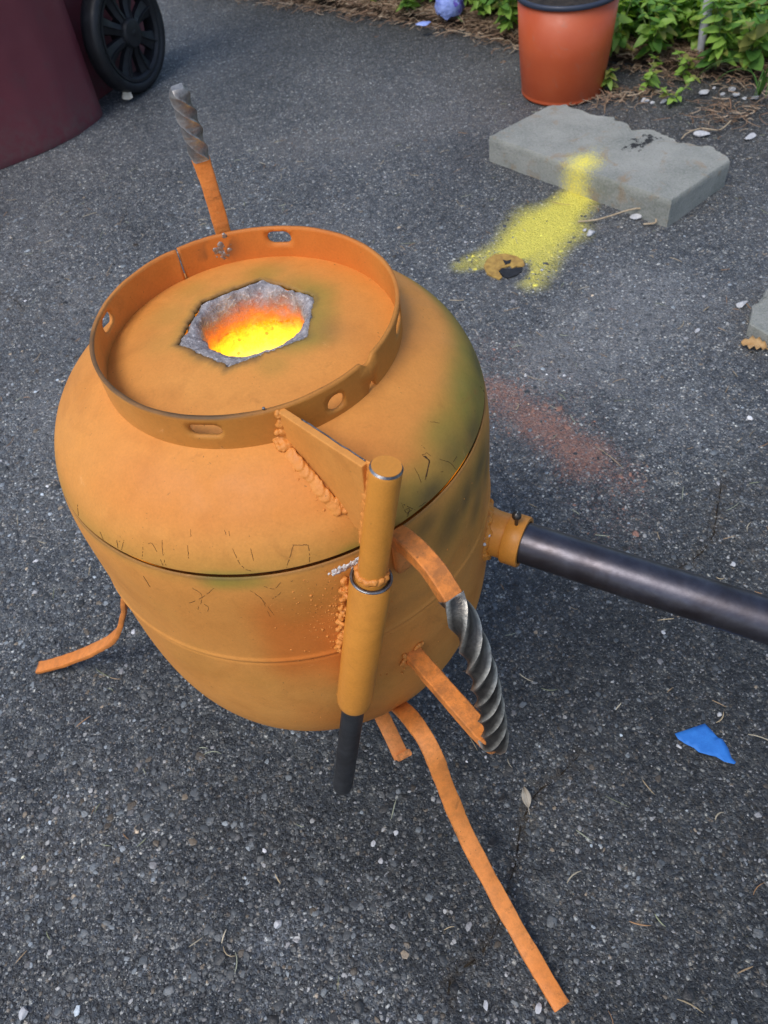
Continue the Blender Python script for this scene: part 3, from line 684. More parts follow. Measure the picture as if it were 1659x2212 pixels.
# lumpy start of that weld against the foot ring
g = np.random.default_rng(5); cs_, rs_ = [], []
for i in range(80):
    x, y = .0015 + g.normal(0, .0030), -.1012 + g.normal(0, .0026); cs_.append(on_dome(x, y, .001 + .0012 * g.random())); rs_.append(g.uniform(.0009, .0024))
for i in range(14):
    t = g.random(); cs_.append(np.array([.0025 + g.normal(0, .0012), -.0992 - .001 * g.random(), .442 + .019 * t])); rs_.append(g.uniform(.0014, .0028))
for i in range(16):
    cs_.append(on_dome(.0225 + g.normal(0, .0022), -.1385 + g.normal(0, .0018), .0012)); rs_.append(g.uniform(.0013, .0028))
tag(blobs('weld_bead', cs_, rs_, mat=M['paint_weld'], parent=furnace, sub=2, jit=.35), kind='stuff')
# bead up the plate's joint with the pin
pts = []
for z in (.4645, .45, .435, .42, .404):
    q = hp(z); dv = np.array([*(ga - q[:2]), 0]); dv /= np.linalg.norm(dv); pts.append(q + dv * .0090 - gn * .0022 * np.sign(gn @ np.array([.5, .8, 0])))
ripple_bead('weld_bead', np.array(pts), .0031, M['paint_weld'], furnace, .0015, -gn * np.sign(gn @ np.array([.5, .8, 0])), 8)
# rough weld between sleeve and shell, left side, with spatter
cs_, rs_ = [], []
for i in range(190):
    z = .372 - .078 * g.random() ** .9; c = hp(z); out = c[:2] / np.linalg.norm(c[:2]); tang = np.array([out[1], -out[0]]) * -1
    tang = tang if tang[0] < 0 else -tang
    q = c[:2] + tang * (.0108 + g.normal(0, .0016)) ; q = q / np.linalg.norm(q) * (R + .0012 + abs(g.normal(0, .0018))); cs_.append(np.array([*q, z])); rs_.append(g.uniform(.0006, .0019))
blobs('weld_bead', cs_, rs_, mat=M['paint_weld'], parent=sleeve, sub=2, jit=.5)
cs_, rs_ = [], []
for i in range(330):
    z = .335 + g.normal(0, .026); c = hp(z); a = math.degrees(math.atan2(c[1], c[0])) - 5 - abs(g.normal(0, 5.5)); r_ = R if z < ZE else dome_r(z)
    if .2 < z < .38: cs_.append(pol(r_, a, z)); rs_.append(np.clip(g.lognormal(math.log(.00034), .5), .0002, .0011))
for i in range(170):
    z = .30 + g.normal(0, .05); a = -72 + g.normal(0, 16)
    if .19 < z < .375: cs_.append(pol(R if z < ZE else dome_r(z), a, z)); rs_.append(np.clip(g.lognormal(math.log(.00030), .45), .0002, .0008))
for i in range(170):
    t = g.random(); x, y = .0015 + .021 * t + g.normal(0, .005), -.101 - .038 * t + g.normal(0, .004); cs_.append(on_dome(x, y)); rs_.append(np.clip(g.lognormal(math.log(.00042), .5), .0002, .0012))
tag(blobs('weld_spatter', cs_, rs_, mat=M['paint_weld'], parent=furnace, jit=.3), kind='stuff')
blobs('spatter_ball', [(-.0045, -.0974, ZR + .0010)], [.0010], mat=M['bare'], parent=ring, jit=0, sub=2)

# flaking white primer beside the sleeve
cs_, rs_, sq = [], [], []
for i in range(120):
    t = g.random(); az = -87.5 + 8.2 * t + g.normal(0, .5); z = .3800 - .0035 * (1 - t) - abs(g.normal(0, .0022)) * (1.15 - t * .5); r_ = dome_r(z); q = np.array(pol(r_, az, z)); cs_.append(q); rs_.append(g.uniform(.0005, .0019)); sq.append((tank_n(q), .13))
m, nt, p = new_mat('white_primer'); T = NT(nt); T.l(T.mix(T.mapr(T.noise(T.coord(), 300, 4), .4, .65), (.62, .60, .57), (.78, .77, .75)), p.inputs['Base Color']); p.inputs['Roughness'].default_value = .45; M['primer'] = m
tag(blobs('primer_flakes', cs_, rs_, sq, M['primer'], shell, .9), kind='stuff')

# scratches in the paint
LID_S = [[(-.0636, -.1236), (-.0648, -.126)], [(-.0677, -.1266), (-.0705, -.1306)], [(-.0449, -.1314), (-.0448, -.1333)], [(-.0426, -.1322), (-.043, -.1345)], [(-.0435, -.1384), (-.0427, -.1426), (-.0407, -.1448), (-.0374, -.1463)], [(-.0337, -.1415), (-.0341, -.145)]]
LID3 = [[(-.0636, -.1236, .4141), (-.0648, -.126, .4104)], [(-.0677, -.1266, .4076), (-.0705, -.1306, .3977)], [(-.0449, -.1314, .4143), (-.0448, -.1333, .4119)], [(-.0426, -.1322, .4143), (-.043, -.1345, .4112)], [(-.0435, -.1384, .4048), (-.0427, -.1426, .3967), (-.0407, -.1448, .3919), (-.0374, -.1463, .3898)], [(-.0337, -.1415, .4042), (-.0341, -.145, .3965)], [(-.0945, -.1124, .4015), (-.0977, -.1136, .3937), (-.1005, -.1146, .389)], [(-.0922, -.1144, .4013), (-.0894, -.1158, .4026), (-.0881, -.1193, .3981)], [(-.0824, -.1186, .4061), (-.0849, -.1216, .3979), (-.0861, -.1245, .3895)], [(-.0879, -.1216, .3933), (-.0881, -.1236, .389)], [(-.0096, -.1462, .4022), (-.0134, -.1486, .3956), (-.0173, -.1505, .389)], [(-.0014, -.1473, .4002), (-.0024, -.1499, .3937), (-.0036, -.1516, .389)], [(-.0101, -.146, .4022), (-.0012, -.1474, .3999)], [(-.1119, -.0989, .3953), (-.1136, -.1, .389)], [(-.1067, -.103, .398), (-.1112, -.102, .389)], [(-.1223, -.0864, .394), (-.1225, -.0895, .3885)], [(-.1329, -.0638, .4001), (-.1365, -.0645, .389)],
        [(.0873, -.0973, .4226), (.0908, -.0977, .4203), (.0971, -.0968, .4163)], [(.0797, -.1108, .417), (.0816, -.1123, .4143)], [(.0787, -.1156, .4131), (.0823, -.1169, .4085), (.0804, -.1201, .4058), (.0767, -.1251, .4015)], [(.0716, -.1216, .4112), (.073, -.1241, .4067), (.0737, -.1267, .4019)], [(.0888, -.1145, .4051), (.0964, -.1131, .3972), (.1006, -.1134, .389)], [(.1026, -.1083, .3958), (.0991, -.1117, .3953)], [(.0578, -.1357, .3998), (.0636, -.136, .3928), (.067, -.1355, .389)], [(.0586, -.1361, .3983), (.0601, -.1378, .392), (.0641, -.1363, .3912)], [(.0624, -.1371, .3913), (.060, -.1388, .3889)], [(.0598, -.1371, .3946), (.0627, -.1365, .3927), (.0596, -.1387, .3899)], [(.069, -.1343, .3897), (.0747, -.1321, .389)], [(.0885, -.119, .3979), (.0906, -.118, .3966)], [(.0783, -.1156, .4133), (.0804, -.1148, .4126), (.0821, -.114, .4122), (.0842, -.1149, .4093)], [(.1383, -.0543, .3974), (.1415, -.0522, .389)]]
BODY3 = [[(-.0755, -.1341, .3743), (-.0717, -.1367, .3687), (-.0751, -.1354, .3582)], [(-.0623, -.1404, .3765), (-.072, -.1368, .3662), (-.0825, -.1311, .3567)], [(-.0775, -.1341, .3547), (-.0787, -.1335, .3505)], [(-.0729, -.1366, .3588), (-.0713, -.1375, .3555), (-.0732, -.1365, .3502)], [(-.0419, -.1481, .3743), (-.0374, -.15, .3656), (-.0368, -.1505, .3547), (-.0363, -.1506, .3449)], [(-.0403, -.1487, .3725), (-.0369, -.1502, .3638), (-.0337, -.1512, .3473)], [(-.023, -.1516, .3786), (-.0281, -.1514, .3737), (-.0333, -.1499, .377)], [(-.0237, -.1523, .3711), (-.0269, -.1521, .3678), (-.0312, -.1514, .3645)], [(-.1043, -.1134, .3728), (-.1036, -.1149, .3625)]]
def scratches(name, lines, parent, heavy=()):
    V = []; F = []
    for li, l in enumerate(lines):
        P = spline(np.array(l), 30); wv = vnoise(np.c_[P * 900], 101 + li, 2); base = .00020 if li not in heavy else .00075
        T_ = np.gradient(P, axis=0); prev = False
        for i in range(len(P)):
            z = P[i][2]; az = math.atan2(P[i][1], P[i][0]); r_ = dome_r(z); w = base * (1 + 1.0 * wv[i]) * min(1, (i + 1) / 5, (len(P) - i) / 5)
            if wv[i] < -.38: prev = False; continue
            c = np.array([r_ * math.cos(az), r_ * math.sin(az), z]); n_ = tank_n(c); t = T_[i] - n_ * (T_[i] @ n_); t /= np.linalg.norm(t); s_ = np.cross(n_, t); b = len(V)
            c = c + n_ * .00028 + s_ * .0004 * wv[i]
            V += [c - s_ * w - n_ * .0004, c, c + s_ * w - n_ * .0004]
            if prev: F += [(b - 3, b - 2, b + 1, b), (b - 2, b - 1, b + 2, b + 1)]
            prev = True
    return tag(link(name, mesh(name, V, F), M['scratch'], parent), kind='stuff')
scratches('paint_scratches', LID3, lid, heavy=(19,)); scratches('paint_scratches', BODY3, shell)

# --- side handle: square bar, twisted where it is gripped
HAZ = -71.0
def rp(l, az=HAZ): return np.array([pol(r, az, z) for r, z in l])
hside = np.array([-math.sin(rad(HAZ)), math.cos(rad(HAZ)), 0])
full = spline(rp([(.1572, .3855), (.168, .3895), (.183, .3912), (.198, .3878), (.2165, .3725), (.2315, .3435), (.242, .3025), (.2482, .263), (.2475, .2530), (.2405, .2470)]), 260)
cutA, cutB = 70, 256
Lg = np.linspace(0, 1, cutB - cutA + 1); tw = 2 * math.pi * 1.95 * (sstep(0, 1, Lg) * .25 + Lg * .75)
flute = [((.0060 + .0029 * (1 - abs(math.sin(2 * (t - .785))))) * math.cos(t), (.0060 + .0029 * (1 - abs(math.sin(2 * (t - .785))))) * math.sin(t)) for t in np.arange(32) / 32 * 2 * math.pi]
V, F = sweep(full[cutA:cutB + 1], flute, hside, twist=tw, jitter=.0003, seed=11, scale=(1 + .06 * np.sin(np.pi * Lg)))
grip = link('twisted_handle', mesh('twisted_handle', V, F), M['grip'], furnace); sharp(grip, 38)
V, F = sweep(full[:cutA + 1], square(.0120, .0112, .0008, 1), hside, jitter=.0004, seed=12, scale=[1.0] * (cutA + 1)); bevelled = sharp(link('handle_arm', mesh('handle_arm', V, F), M['paint_bar'], grip), 30)
low = spline(np.vstack([full[cutB - 12:cutB - 6:3], full[cutB:cutB + 1], rp([(.232, .2452), (.21, .2436), (.18, .2418), (.1535, .2405)])]), 60)
V, F = sweep(low, square(.0134, .0112, .0008, 1), hside, jitter=.0005, seed=13, scale=1 - .10 * np.exp(-np.linspace(0, 30, 60))); sharp(link('handle_arm', mesh('handle_arm', V, F), M['paint_bar'], grip), 30)
tab = spline(rp([(.1595, .3845), (.1600, .374), (.1595, .362), (.1580, .3530)]), 14); V, F = sweep(tab, square(.0125, .006, .0022, 3), hside, scale=np.r_[np.ones(11), .96, .85, .6]); link('mounting_tab', mesh('mounting_tab', V, F), M['paint_bar'], grip)
cs_, rs_ = [], []
for i in range(26):
    cs_.append(np.array(pol(R + .001, HAZ - 2.6 + g.normal(0, .9), .236 + g.normal(0, .0045)))); rs_.append(g.uniform(.0009, .0022))
for i in range(12): cs_.append(np.array(pol(R + .001, HAZ + 1.8 + g.normal(0, .8), .2475 + g.normal(0, .0012)))); rs_.append(g.uniform(.0008, .0018))
blobs('weld_bead', cs_, rs_, mat=M['paint_weld'], parent=grip, sub=2, jit=.5)

# --- lifting handle standing up behind the foot ring
base = np.array([.0008, RR + .0085, .438])
lh = spline([base, base + (0, 0, .03), base + (-.0003, .0003, .055), base + (-.0012, .001, .080), base + (-.002, .001, .104), base + (-.0032, -.0002, .1225)], 160)
cut = 98; Lg = np.linspace(0, 1, 160 - cut)
V, F = sweep(lh[cut:], square(.0106, .0100, .0016, 2), (1, 0, 0), twist=-2 * math.pi * 1.0 * Lg ** 1.05, scale=(1 + .10 * np.sin(np.pi * Lg)) * np.where(Lg > .93, 1 - 4.2 * (Lg - .93), 1), jitter=.0005, seed=14)
lift = sharp(link('lifting_handle', mesh('lifting_handle', V, F), M['grip_bright'], furnace), 28)
V, F = sweep(lh[:cut + 1], square(.0112, .0078, .0016, 2), (1, 0, 0), scale=np.r_[np.ones(80), np.linspace(1, 1.12, cut + 1 - 80)], jitter=.0004, seed=15); sharp(link('handle_shaft', mesh('handle_shaft', V, F), M['paint_bar'], lift), 30)
blobs('weld_bead', [np.array(pol(RR + .002, 93 + g.normal(0, 3.2), .445 + g.normal(0, .006))) for i in range(22)], [g.uniform(.0012, .0026) for i in range(22)], mat=M['paint_weld'], parent=lift, sub=2, jit=.5)
bt = [np.array(pol(RR - .0012, 91.5 + g.normal(0, 2.6), .4525 + g.normal(0, .0030))) for i in range(40)]; tag(blobs('burn_through', bt, [g.uniform(.0008, .0026) for i in bt], [((b_[0], b_[1], 0), .22) for b_ in bt], M['grip_bright'], ring, sub=2, jit=.6), kind='stuff')

# --- three bent strap legs
LEGP = [(.118, .118), (.140, .141), (.160, .1545), (.179, .1580), (.194, .1480), (.206, .1190), (.232, .0720), (.265, .0450), (.300, .0250), (.340, .0100), (.372, .0035)]
for az, sd_ in ((-75.6, 21), (162.2, 22), (74.0, 23)):
    P = spline(rp(LEGP if sd_ != 22 else LEGP[:-2] + [(.324, .0135), (.349, .0040)], az), 90); s_ = np.array([-math.sin(rad(az)), math.cos(rad(az)), 0])
    V, F = sweep(P, square(.0146, .0052, .0012, 2), s_, jitter=.0006, seed=sd_, scale=1 + .03 * np.sin(np.arange(90) * .5)); o = link('leg', mesh('leg', V, F), M['paint_bar'], furnace); sharp(o, 30)
# short hooked strap under the shell
az = -79.5; P = spline(rp([(.085, .0835), (.100, .0790), (.118, .0745), (.137, .0660), (.1465, .0600)], az), 26); s_ = np.array([-math.sin(rad(az)), math.cos(rad(az)), 0])
V, F = sweep(P, square(.0142, .0050, .0010, 2), s_, jitter=.0004, seed=31); hook = link('hooked_strap', mesh('hooked_strap', V, F), M['paint_bar'], furnace); sharp(hook, 30)
P = spline(rp([(.1445, .0575), (.1475, .0625), (.1490, .0665)], az), 8); V, F = sweep(P + s_ * .0022, square(.0142, .006, .0014, 2), s_); sharp(link('hook_end', mesh('hook_end', V, F), M['paint_bar'], hook), 30)

# --- burner socket, and the pipe pushed into it
PZ = .256; pa = G(1130, 1171, PZ); pb = G(1659, 1341, PZ); pdir = (pb - pa) / np.linalg.norm(pb - pa); pz = np.array([0, 0, 1.]); pside = np.cross(pdir, pz)
def along(t): return pa + pdir * t
def turned(name, prof, mat, parent, k=56, j=0, seed=0):
    V = []; F = []
    for t, r in prof:
        for q in range(k):
            a = 2 * math.pi * q / k; V.append(along(t) + r * (math.cos(a) * pside + math.sin(a) * pz))
    n = len(prof); F = [(i * k + q, i * k + (q + 1) % k, (i + 1) * k + (q + 1) % k, (i + 1) * k + q) for i in range(n - 1) for q in range(k)]
    V = np.array(V)
    if j: V = V + j * np.stack([vnoise(V * 130, seed + q) for q in range(3)], 1)
    return sharp(link(name, mesh(name, V, F), mat, parent), 45)
socket = turned('burner_socket', [(-.075, .0192), (-.045, .0192), (-.036, .0200), (-.030, .0200), (-.026, .0188), (-.020, .0184), (-.0115, .0184)], M['paint_post'], furnace, j=.0006, seed=41)
turned('socket_collar', [(-.0135, .0180), (-.0130, .0203), (-.0122, .0209), (.0, .0209), (.0012, .0203), (.0013, .0176), (-.02, .0174)], M['paint_post'], socket)
# welded foot of the socket on the shell
cs_, rs_ = [], []
for i in range(70):
    a = 2 * math.pi * i / 70; q0 = .0200 * (math.cos(a) * pside + math.sin(a) * pz); P0 = pa + q0; dd = -pdir; A_ = dd[0] ** 2 + dd[1] ** 2; B2 = 2 * (P0[0] * dd[0] + P0[1] * dd[1]); C2 = P0[0] ** 2 + P0[1] ** 2 - R * R; D2 = B2 * B2 - 4 * A_ * C2
    if D2 > 0:
        q = P0 + dd * ((-B2 - math.sqrt(D2)) / (2 * A_)); cs_.append(q + .0008 * g.normal(0, 1, 3)); rs_.append(g.uniform(.0020, .0042))
blobs('weld_bead', cs_, rs_, mat=M['paint_post'], parent=socket, sub=2, jit=.4)
cs2 = [c + .0016 * np.array([-FWD[0], -FWD[1], .6]) + .0010 * g.normal(0, 1, 3) for c in cs_ if c[2] > PZ + .007]; blobs('primer_flakes', cs2[:14], [g.uniform(.0008, .0018) for _ in cs2[:14]], mat=M['primer'], parent=socket, jit=.5)
bolt = along(-.006) + pz * .0205 + pside * .001
V, F = lathe([(.0021, -.006), (.0021, .0075), (.0026, .0080), (.0026, .0088), (.0042, .0094), (.0052, .0112), (.0053, .0134), (.0046, .0152), (.0028, .0162), (.0001, .0164)], 20)
o = link('clamp_screw', mesh('clamp_screw', np.array(V) * (.68, .68, .85) + bolt, F), M['grip'], socket)
pipe = empty('burner_pipe', tuple(along(.1)))
tag(pipe, 'dark bare steel burner pipe plugged into the orange side socket of the furnace', 'pipe')
def pipe_mesh(prof, name):
    o = turned(name, prof, M['pipe'], None); o.data.transform(Matrix.Translation(-pipe.location)); o.parent = pipe; return o
pipe_mesh([(-.06, .0140), (-.06, .0166), (.52, .0166), (.521, .0160), (.521, .0138), (.40, .0138)], 'pipe_barrel')
s_l = math.radians(-62); V, F = sweep([along(t) + .01662 * (math.cos(s_l) * pside + math.sin(s_l) * pz) for t in np.linspace(.003, .52, 60)], circle(.0007, 8), pz, jitter=.0002, seed=44)
o = link('weld_seam', mesh('weld_seam', np.array(V) - np.array(pipe.location), F), M['rod'], pipe)

# ------------------------------------------------------------------ wheeled bin, flower pot, slabs
def chaikin(P, n=3, f=.25):
    P = np.asarray(P, float)
    for _ in range(n):
        Q = np.roll(P, -1, 0); P = np.stack([P * (1 - f) + Q * f, P * f + Q * (1 - f)], 1).reshape(-1, P.shape[1])
    return P
WE, WN = np.array([.643, .766]), np.array([.766, -.643])
WH = np.array([-.0718, 1.6892, .125])
m, nt, p = new_mat('maroon_plastic'); T = NT(nt); v = T.coord()
c = T.mix(T.mapr(T.noise(v, 5, 5), .35, .7), (.155, .032, .044), (.19, .045, .058)); c = T.mix(T.mapr(T.noise(v, 28, 6, .65), .55, .8, 0, .5), c, (.12, .075, .075))
sx = T.n('ShaderNodeSeparateXYZ'); T.l(v, sx.inputs[0]); c = T.mix(T.math('MULTIPLY', T.mapr(sx.outputs[2], .02, .12, 1, 0), T.mapr(T.noise(v, 60, 5, .65), .35, .7, 0, .55)), c, (.13, .11, .10))
T.l(c, p.inputs['Base Color']); T.l(T.mapr(T.noise(v, 30, 4), .3, .7, .34, .52), p.inputs['Roughness']); T.l(T.bump(T.noise(v, 260, 3), .15, .001), p.inputs['Normal']); M['maroon'] = m
bin_ = empty('wheeled_bin', (-.45, 1.6, 0)); tag(bin_, 'dark maroon plastic wheeled refuse bin with black spoked wheel', 'bin')
def bin_obj(name, V, F, mat, par=None, smooth=True, sh=40):
    o = link(name, mesh(name, np.asarray(V, float) - np.array([-.45, 1.6, 0]), F), mat, par or bin_, smooth); return sharp(o, sh)
Bp, Cp = np.array([-.283, 1.482]), np.array([-.190, 1.592])
poly = np.array([Bp + np.array([-.94, -.35]) * .50, Bp - np.array([.94, .35]) * .06, Bp + (Cp - Bp) * .30, Cp - WE * .02, Cp - WN * .012 + WE * .012, Cp - WN * .075 + WE * .02, Cp - WN * .075 + WE * .36, Bp + np.array([-.94, -.35]) * .42 + WE * .56])
base_o = chaikin(poly, 3, .13); ctr = base_o.mean(0); k = len(base_o); V = []; lv = [(0.0, .985), (.006, .998), (.014, 1.002), (.03, 1.0), (.10, 1.012), (.3, 1.045), (.6, 1.085), (.92, 1.125), (.93, 1.15), (.97, 1.155)]
for z, s_ in lv:
    for q in base_o: V.append((*(ctr + (q - ctr) * s_), z))
F = [(i * k + j, i * k + (j + 1) % k, (i + 1) * k + (j + 1) % k, (i + 1) * k + j) for i in range(len(lv) - 1) for j in range(k)] + [tuple(range(k))[::-1]]
bin_obj('bin_body', V, F, M['maroon'])
V = [(*(ctr + (q - ctr) * s_), z) for z, s_ in ((.972, 1.15), (.972, 1.19), (1.0, 1.19), (1.03, 1.05)) for q in base_o]; F = [(i * k + j, i * k + (j + 1) % k, (i + 1) * k + (j + 1) % k, (i + 1) * k + j) for i in range(3) for j in range(k)] + [tuple(3 * k + j for j in range(k))]
bin_obj('bin_lid', V, F, M['maroon'])
def wheel_ring(prof, kk=72):
    """turned about the wheel's axle; profile (radius, offset outwards)"""
    V = []
    for r, t in prof:
        for q in range(kk):
            a = 2 * math.pi * q / kk; V.append((*(WH[:2] + WE * r * math.cos(a) + WN * t), WH[2] + r * math.sin(a)))
    n = len(prof); return V, [(i * kk + q, i * kk + (q + 1) % kk, ((i + 1) % n) * kk + (q + 1) % kk, ((i + 1) % n) * kk + q) for i in range(n) for q in range(kk)]
V, F = wheel_ring([(.101, -.006), (.106, -.002), (.112, .0), (.119, -.002), (.1235, -.007), (.125, -.016), (.125, -.032), (.1235, -.041), (.118, -.047), (.101, -.046)]); wheel = bin_obj('wheel', V, F, M['black'], sh=60)
def wob(name, V, F, sh=35): o = bin_obj(name, V, F, M['black'], wheel, sh=sh); return o
V, F = wheel_ring([(.090, -.010), (.095, -.004), (.1005, -.0035), (.1025, -.008), (.1025, -.043), (.090, -.040)]); wob('wheel_rim', V, F)
V, F = wheel_ring([(.001, .004), (.016, .004), (.027, .002), (.030, -.002), (.031, -.010), (.031, -.042), (.001, -.042)]); wob('hub_cap', V, F)
V, F = wheel_ring([(.0005, .0052), (.006, .0052), (.008, .0042), (.008, .002), (.0005, .002)], 20); wob('axle_end', V, F)
for j in range(8):
    a = 2 * math.pi * (j + .35) / 8; ca, sa = math.cos(a), math.sin(a); V = []
    for r, hw, f0 in ((.029, .0105, -.006), (.05, .0125, -.013), (.075, .0165, -.0145), (.094, .0235, -.010)):
        for tt, off_ in ((-1, -.004), (-.12, 0), (-.06, .005), (.06, .005), (.12, 0), (1, -.004), (1, -.016), (-1, -.016)):
            X, Y = r * ca - tt * hw * sa, r * sa + tt * hw * ca; V.append((*(WH[:2] + WE * X + WN * (f0 + off_)), WH[2] + Y))
    F = [(i * 8 + q, i * 8 + (q + 1) % 8, (i + 1) * 8 + (q + 1) % 8, (i + 1) * 8 + q) for i in range(3) for q in range(8)]; wob('spoke', V, F, 30)
V, F = sweep([(*(WH[:2] - WN * .04), WH[2]), (*(WH[:2] - WN * .30), WH[2])], circle(.009, 16), (0, 0, 1)); bin_obj('axle', V, F, M['rod'])

# red nursery pot
m, nt, p = new_mat('terracotta_plastic'); T = NT(nt); v = T.coord()
c = T.mix(T.mapr(T.noise(v, 12, 5), .35, .7), (.47, .080, .024), (.53, .105, .034)); c = T.mix(T.mapr(T.noise(v, 45, 6, .7, .8), .58, .78, 0, .55), c, (.30, .17, .12))
T.l(c, p.inputs['Base Color']); T.l(T.mapr(T.noise(v, 40, 4), .3, .7, .36, .55), p.inputs['Roughness']); T.l(T.bump(T.noise(v, 35, 4), .1, .004), p.inputs['Normal']); M['pot'] = m
m, nt, p = new_mat('navy_rim_plastic'); p.inputs['Base Color'].default_value = (.030, .040, .065, 1); T = NT(nt); T.l(T.mapr(T.noise(T.coord(), 60, 4), .3, .7, .35, .6), p.inputs['Roughness']); M['navy'] = m
m, nt, p = new_mat('potting_soil'); T = NT(nt); v = T.coord(); T.l(T.mix(T.mapr(T.noise(v, 90, 6, .7), .35, .65), (.012, .010, .008), (.06, .045, .032)), p.inputs['Base Color']); p.inputs['Roughness'].default_value = .95; T.l(T.bump(T.noise(v, 120, 5, .7), 1, .008), p.inputs['Normal']); M['soil'] = m
pc = np.array([.7885, 1.199]); pot = empty('flower_pot', (*pc, 0)); tag(pot, 'terracotta red plastic nursery pot with a dark navy rim', 'pot')
V, F = lathe([(.001, .004), (.080, .004), (.0835, .0), (.0855, .0015), (.0862, .005), (.0850, .0075), (.0862, .010), (.094, .085), (.1002, .184), (.0987, .184), (.0925, .085), (.083, .012), (.001, .010)], 96)
link('pot_wall', mesh('pot_wall', V, F), M['pot'], pot)
V, F = lathe([(.0994, .1830), (.1020, .1830), (.1040, .1850), (.1046, .1885), (.1038, .1915), (.1015, .1928), (.0985, .192), (.0974, .188), (.0974, .1830)], 96); sharp(link('pot_rim', mesh('pot_rim', V, F), M['navy'], pot), 60)
V, F = lathe([(.0965, .170), (.08, .172), (.05, .175), (.02, .173), (.001, .174)], 48); V = np.array(V); V[:, 2] += .005 * vnoise(V * 60, 71) * (np.hypot(V[:, 0], V[:, 1]) < .095); link('potting_soil', mesh('potting_soil', V, F), M['soil'], pot)

# concrete slabs
def seg_mask(T, v, a, b, r0, r1):
    """soft mask round a line on the ground (plan view)"""
    sub = T.n('ShaderNodeVectorMath', operation='MULTIPLY'); T.l(v, sub.inputs[0]); sub.inputs[1].default_value = (1, 1, 0)
    d0 = T.n('ShaderNodeVectorMath', operation='SUBTRACT'); T.l(sub.outputs[0], d0.inputs[0]); d0.inputs[1].default_value = (a[0], a[1], 0)
    ab = (b[0] - a[0], b[1] - a[1], 0); L2 = ab[0] ** 2 + ab[1] ** 2
    dt = T.n('ShaderNodeVectorMath', operation='DOT_PRODUCT'); T.l(d0.outputs[0], dt.inputs[0]); dt.inputs[1].default_value = (ab[0] / L2, ab[1] / L2, 0)
    t = T.math('MULTIPLY', dt.outputs['Value'], 1.0, True)
    sc = T.n('ShaderNodeVectorMath', operation='SCALE'); sc.inputs[0].default_value = ab; T.l(t, sc.inputs['Scale'])
    d1 = T.n('ShaderNodeVectorMath', operation='DISTANCE'); T.l(d0.outputs[0], d1.inputs[0]); T.l(sc.outputs[0], d1.inputs[1])
    return T.mapr(d1.outputs['Value'], r0, r1, 1, 0), t
m, nt, p = new_mat('weathered_concrete'); T = NT(nt); v = T.coord()
c = T.mix(T.mapr(T.noise(v, 14, 5), .35, .68), (.20, .215, .185), (.33, .335, .295)); c = T.mix(T.mapr(T.noise(v, 210, 5, .7), .38, .66, 0, .65), c, (.36, .355, .335)); c = T.mix(T.mapr(T.noise(v, 330, 3, .7), .60, .7, 0, .7), c, (.10, .10, .095))
c = T.mix(T.mapr(T.noise(v, 22, 5, .65, .6), .56, .70, 0, .75), c, (.29, .20, .115))
ymask, yt = seg_mask(T, v, G(1250, 410), G(1285, 325, .047), .0, .056)
ymask = T.math('MULTIPLY', ymask, T.mapr(yt, .3, 1, 1, .35))
yg = T.mapr(T.math('ADD', ymask, T.math('MULTIPLY', T.math('SUBTRACT', T.noise(v, 330, 4, .7), .5), 1.5)), .30, 1.05)
c = T.mix(T.math('MULTIPLY', yg, .95), c, (.93, .80, .11))
tm, _ = seg_mask(T, v, G(1368, 316, .047), G(1402, 302, .047), .0, .055)
tg = T.mapr(T.math('ADD', tm, T.math('MULTIPLY', T.math('SUBTRACT', T.noise(v, 62, 5, .75), .5), 2.4)), .80, .86)
c = T.mix(tg, c, (.022, .023, .024))
T.l(c, p.inputs['Base Color']); p.inputs['Roughness'].default_value = .9
T.l(T.bump(T.math('ADD', T.noise(v, 240, 5, .7), T.noise(v, 40, 4)), .7, .003), p.inputs['Normal']); M['concrete'] = m
def slab(name, pts, zt, rough_from, label):
    P = np.array(pts)[:, :2]; n = len(P); o = []; rg = []
    for i in range(n):
        a, b = P[i], P[(i + 1) % n]; q = max(2, int(np.linalg.norm(b - a) / .006)); brk = i in rough_from
        for t in np.linspace(0, 1, q, endpoint=False): o.append(a + (b - a) * t); rg.append(1.0 if brk else .12)
    o = np.array(o); rg = np.array(rg); k = len(o); c = o.mean(0)
    nrm = np.roll(o, -1, 0) - np.roll(o, 1, 0); nrm = np.c_[nrm[:, 1], -nrm[:, 0]]; nrm /= np.linalg.norm(nrm, axis=1)[:, None] + 1e-9
    if ((o - c) * nrm).sum(1).mean() < 0: nrm = -nrm
    V = []; lv = [(-.004, 0), (.002, 0), (.25, 0), (.5, 0), (.75, 0), (.93, 0), (1.0, .0022)]
    for f, ins in lv:
        z = np.full(k, f * zt if f > .01 else f); h = np.c_[o, z]; j = vnoise(h * 85, 61, 3) * .0075 * rg
        V.append(np.c_[o + nrm * (j - ins - rg * .006 * (f > .9) * abs(vnoise(o * 60, 64)))[:, None], z + (.0010 * vnoise(o * 50, 66) if f > .9 else 0)])
    for s_ in (.93, .8, .6, .4, .2, .02): q = c + (o - c) * s_; V.append(np.c_[q, zt + .0012 * vnoise(q * 30, 67) - .0010 * rg * (s_ > .9)])
    nl = len(V); V = np.concatenate(V); F = [(i * k + j, i * k + (j + 1) % k, (i + 1) * k + (j + 1) % k, (i + 1) * k + j) for i in range(nl - 1) for j in range(k)] + [tuple((nl - 1) * k + j for j in range(k))]
    ob = link(name, mesh(name, V, F), M['concrete']); sharp(ob, 40); tag(ob, label, 'slab'); return ob
def Z2(x, y): return ((1512 + x / 1.097) * .5486, y / 1.097 * .5486)
SZ = .047
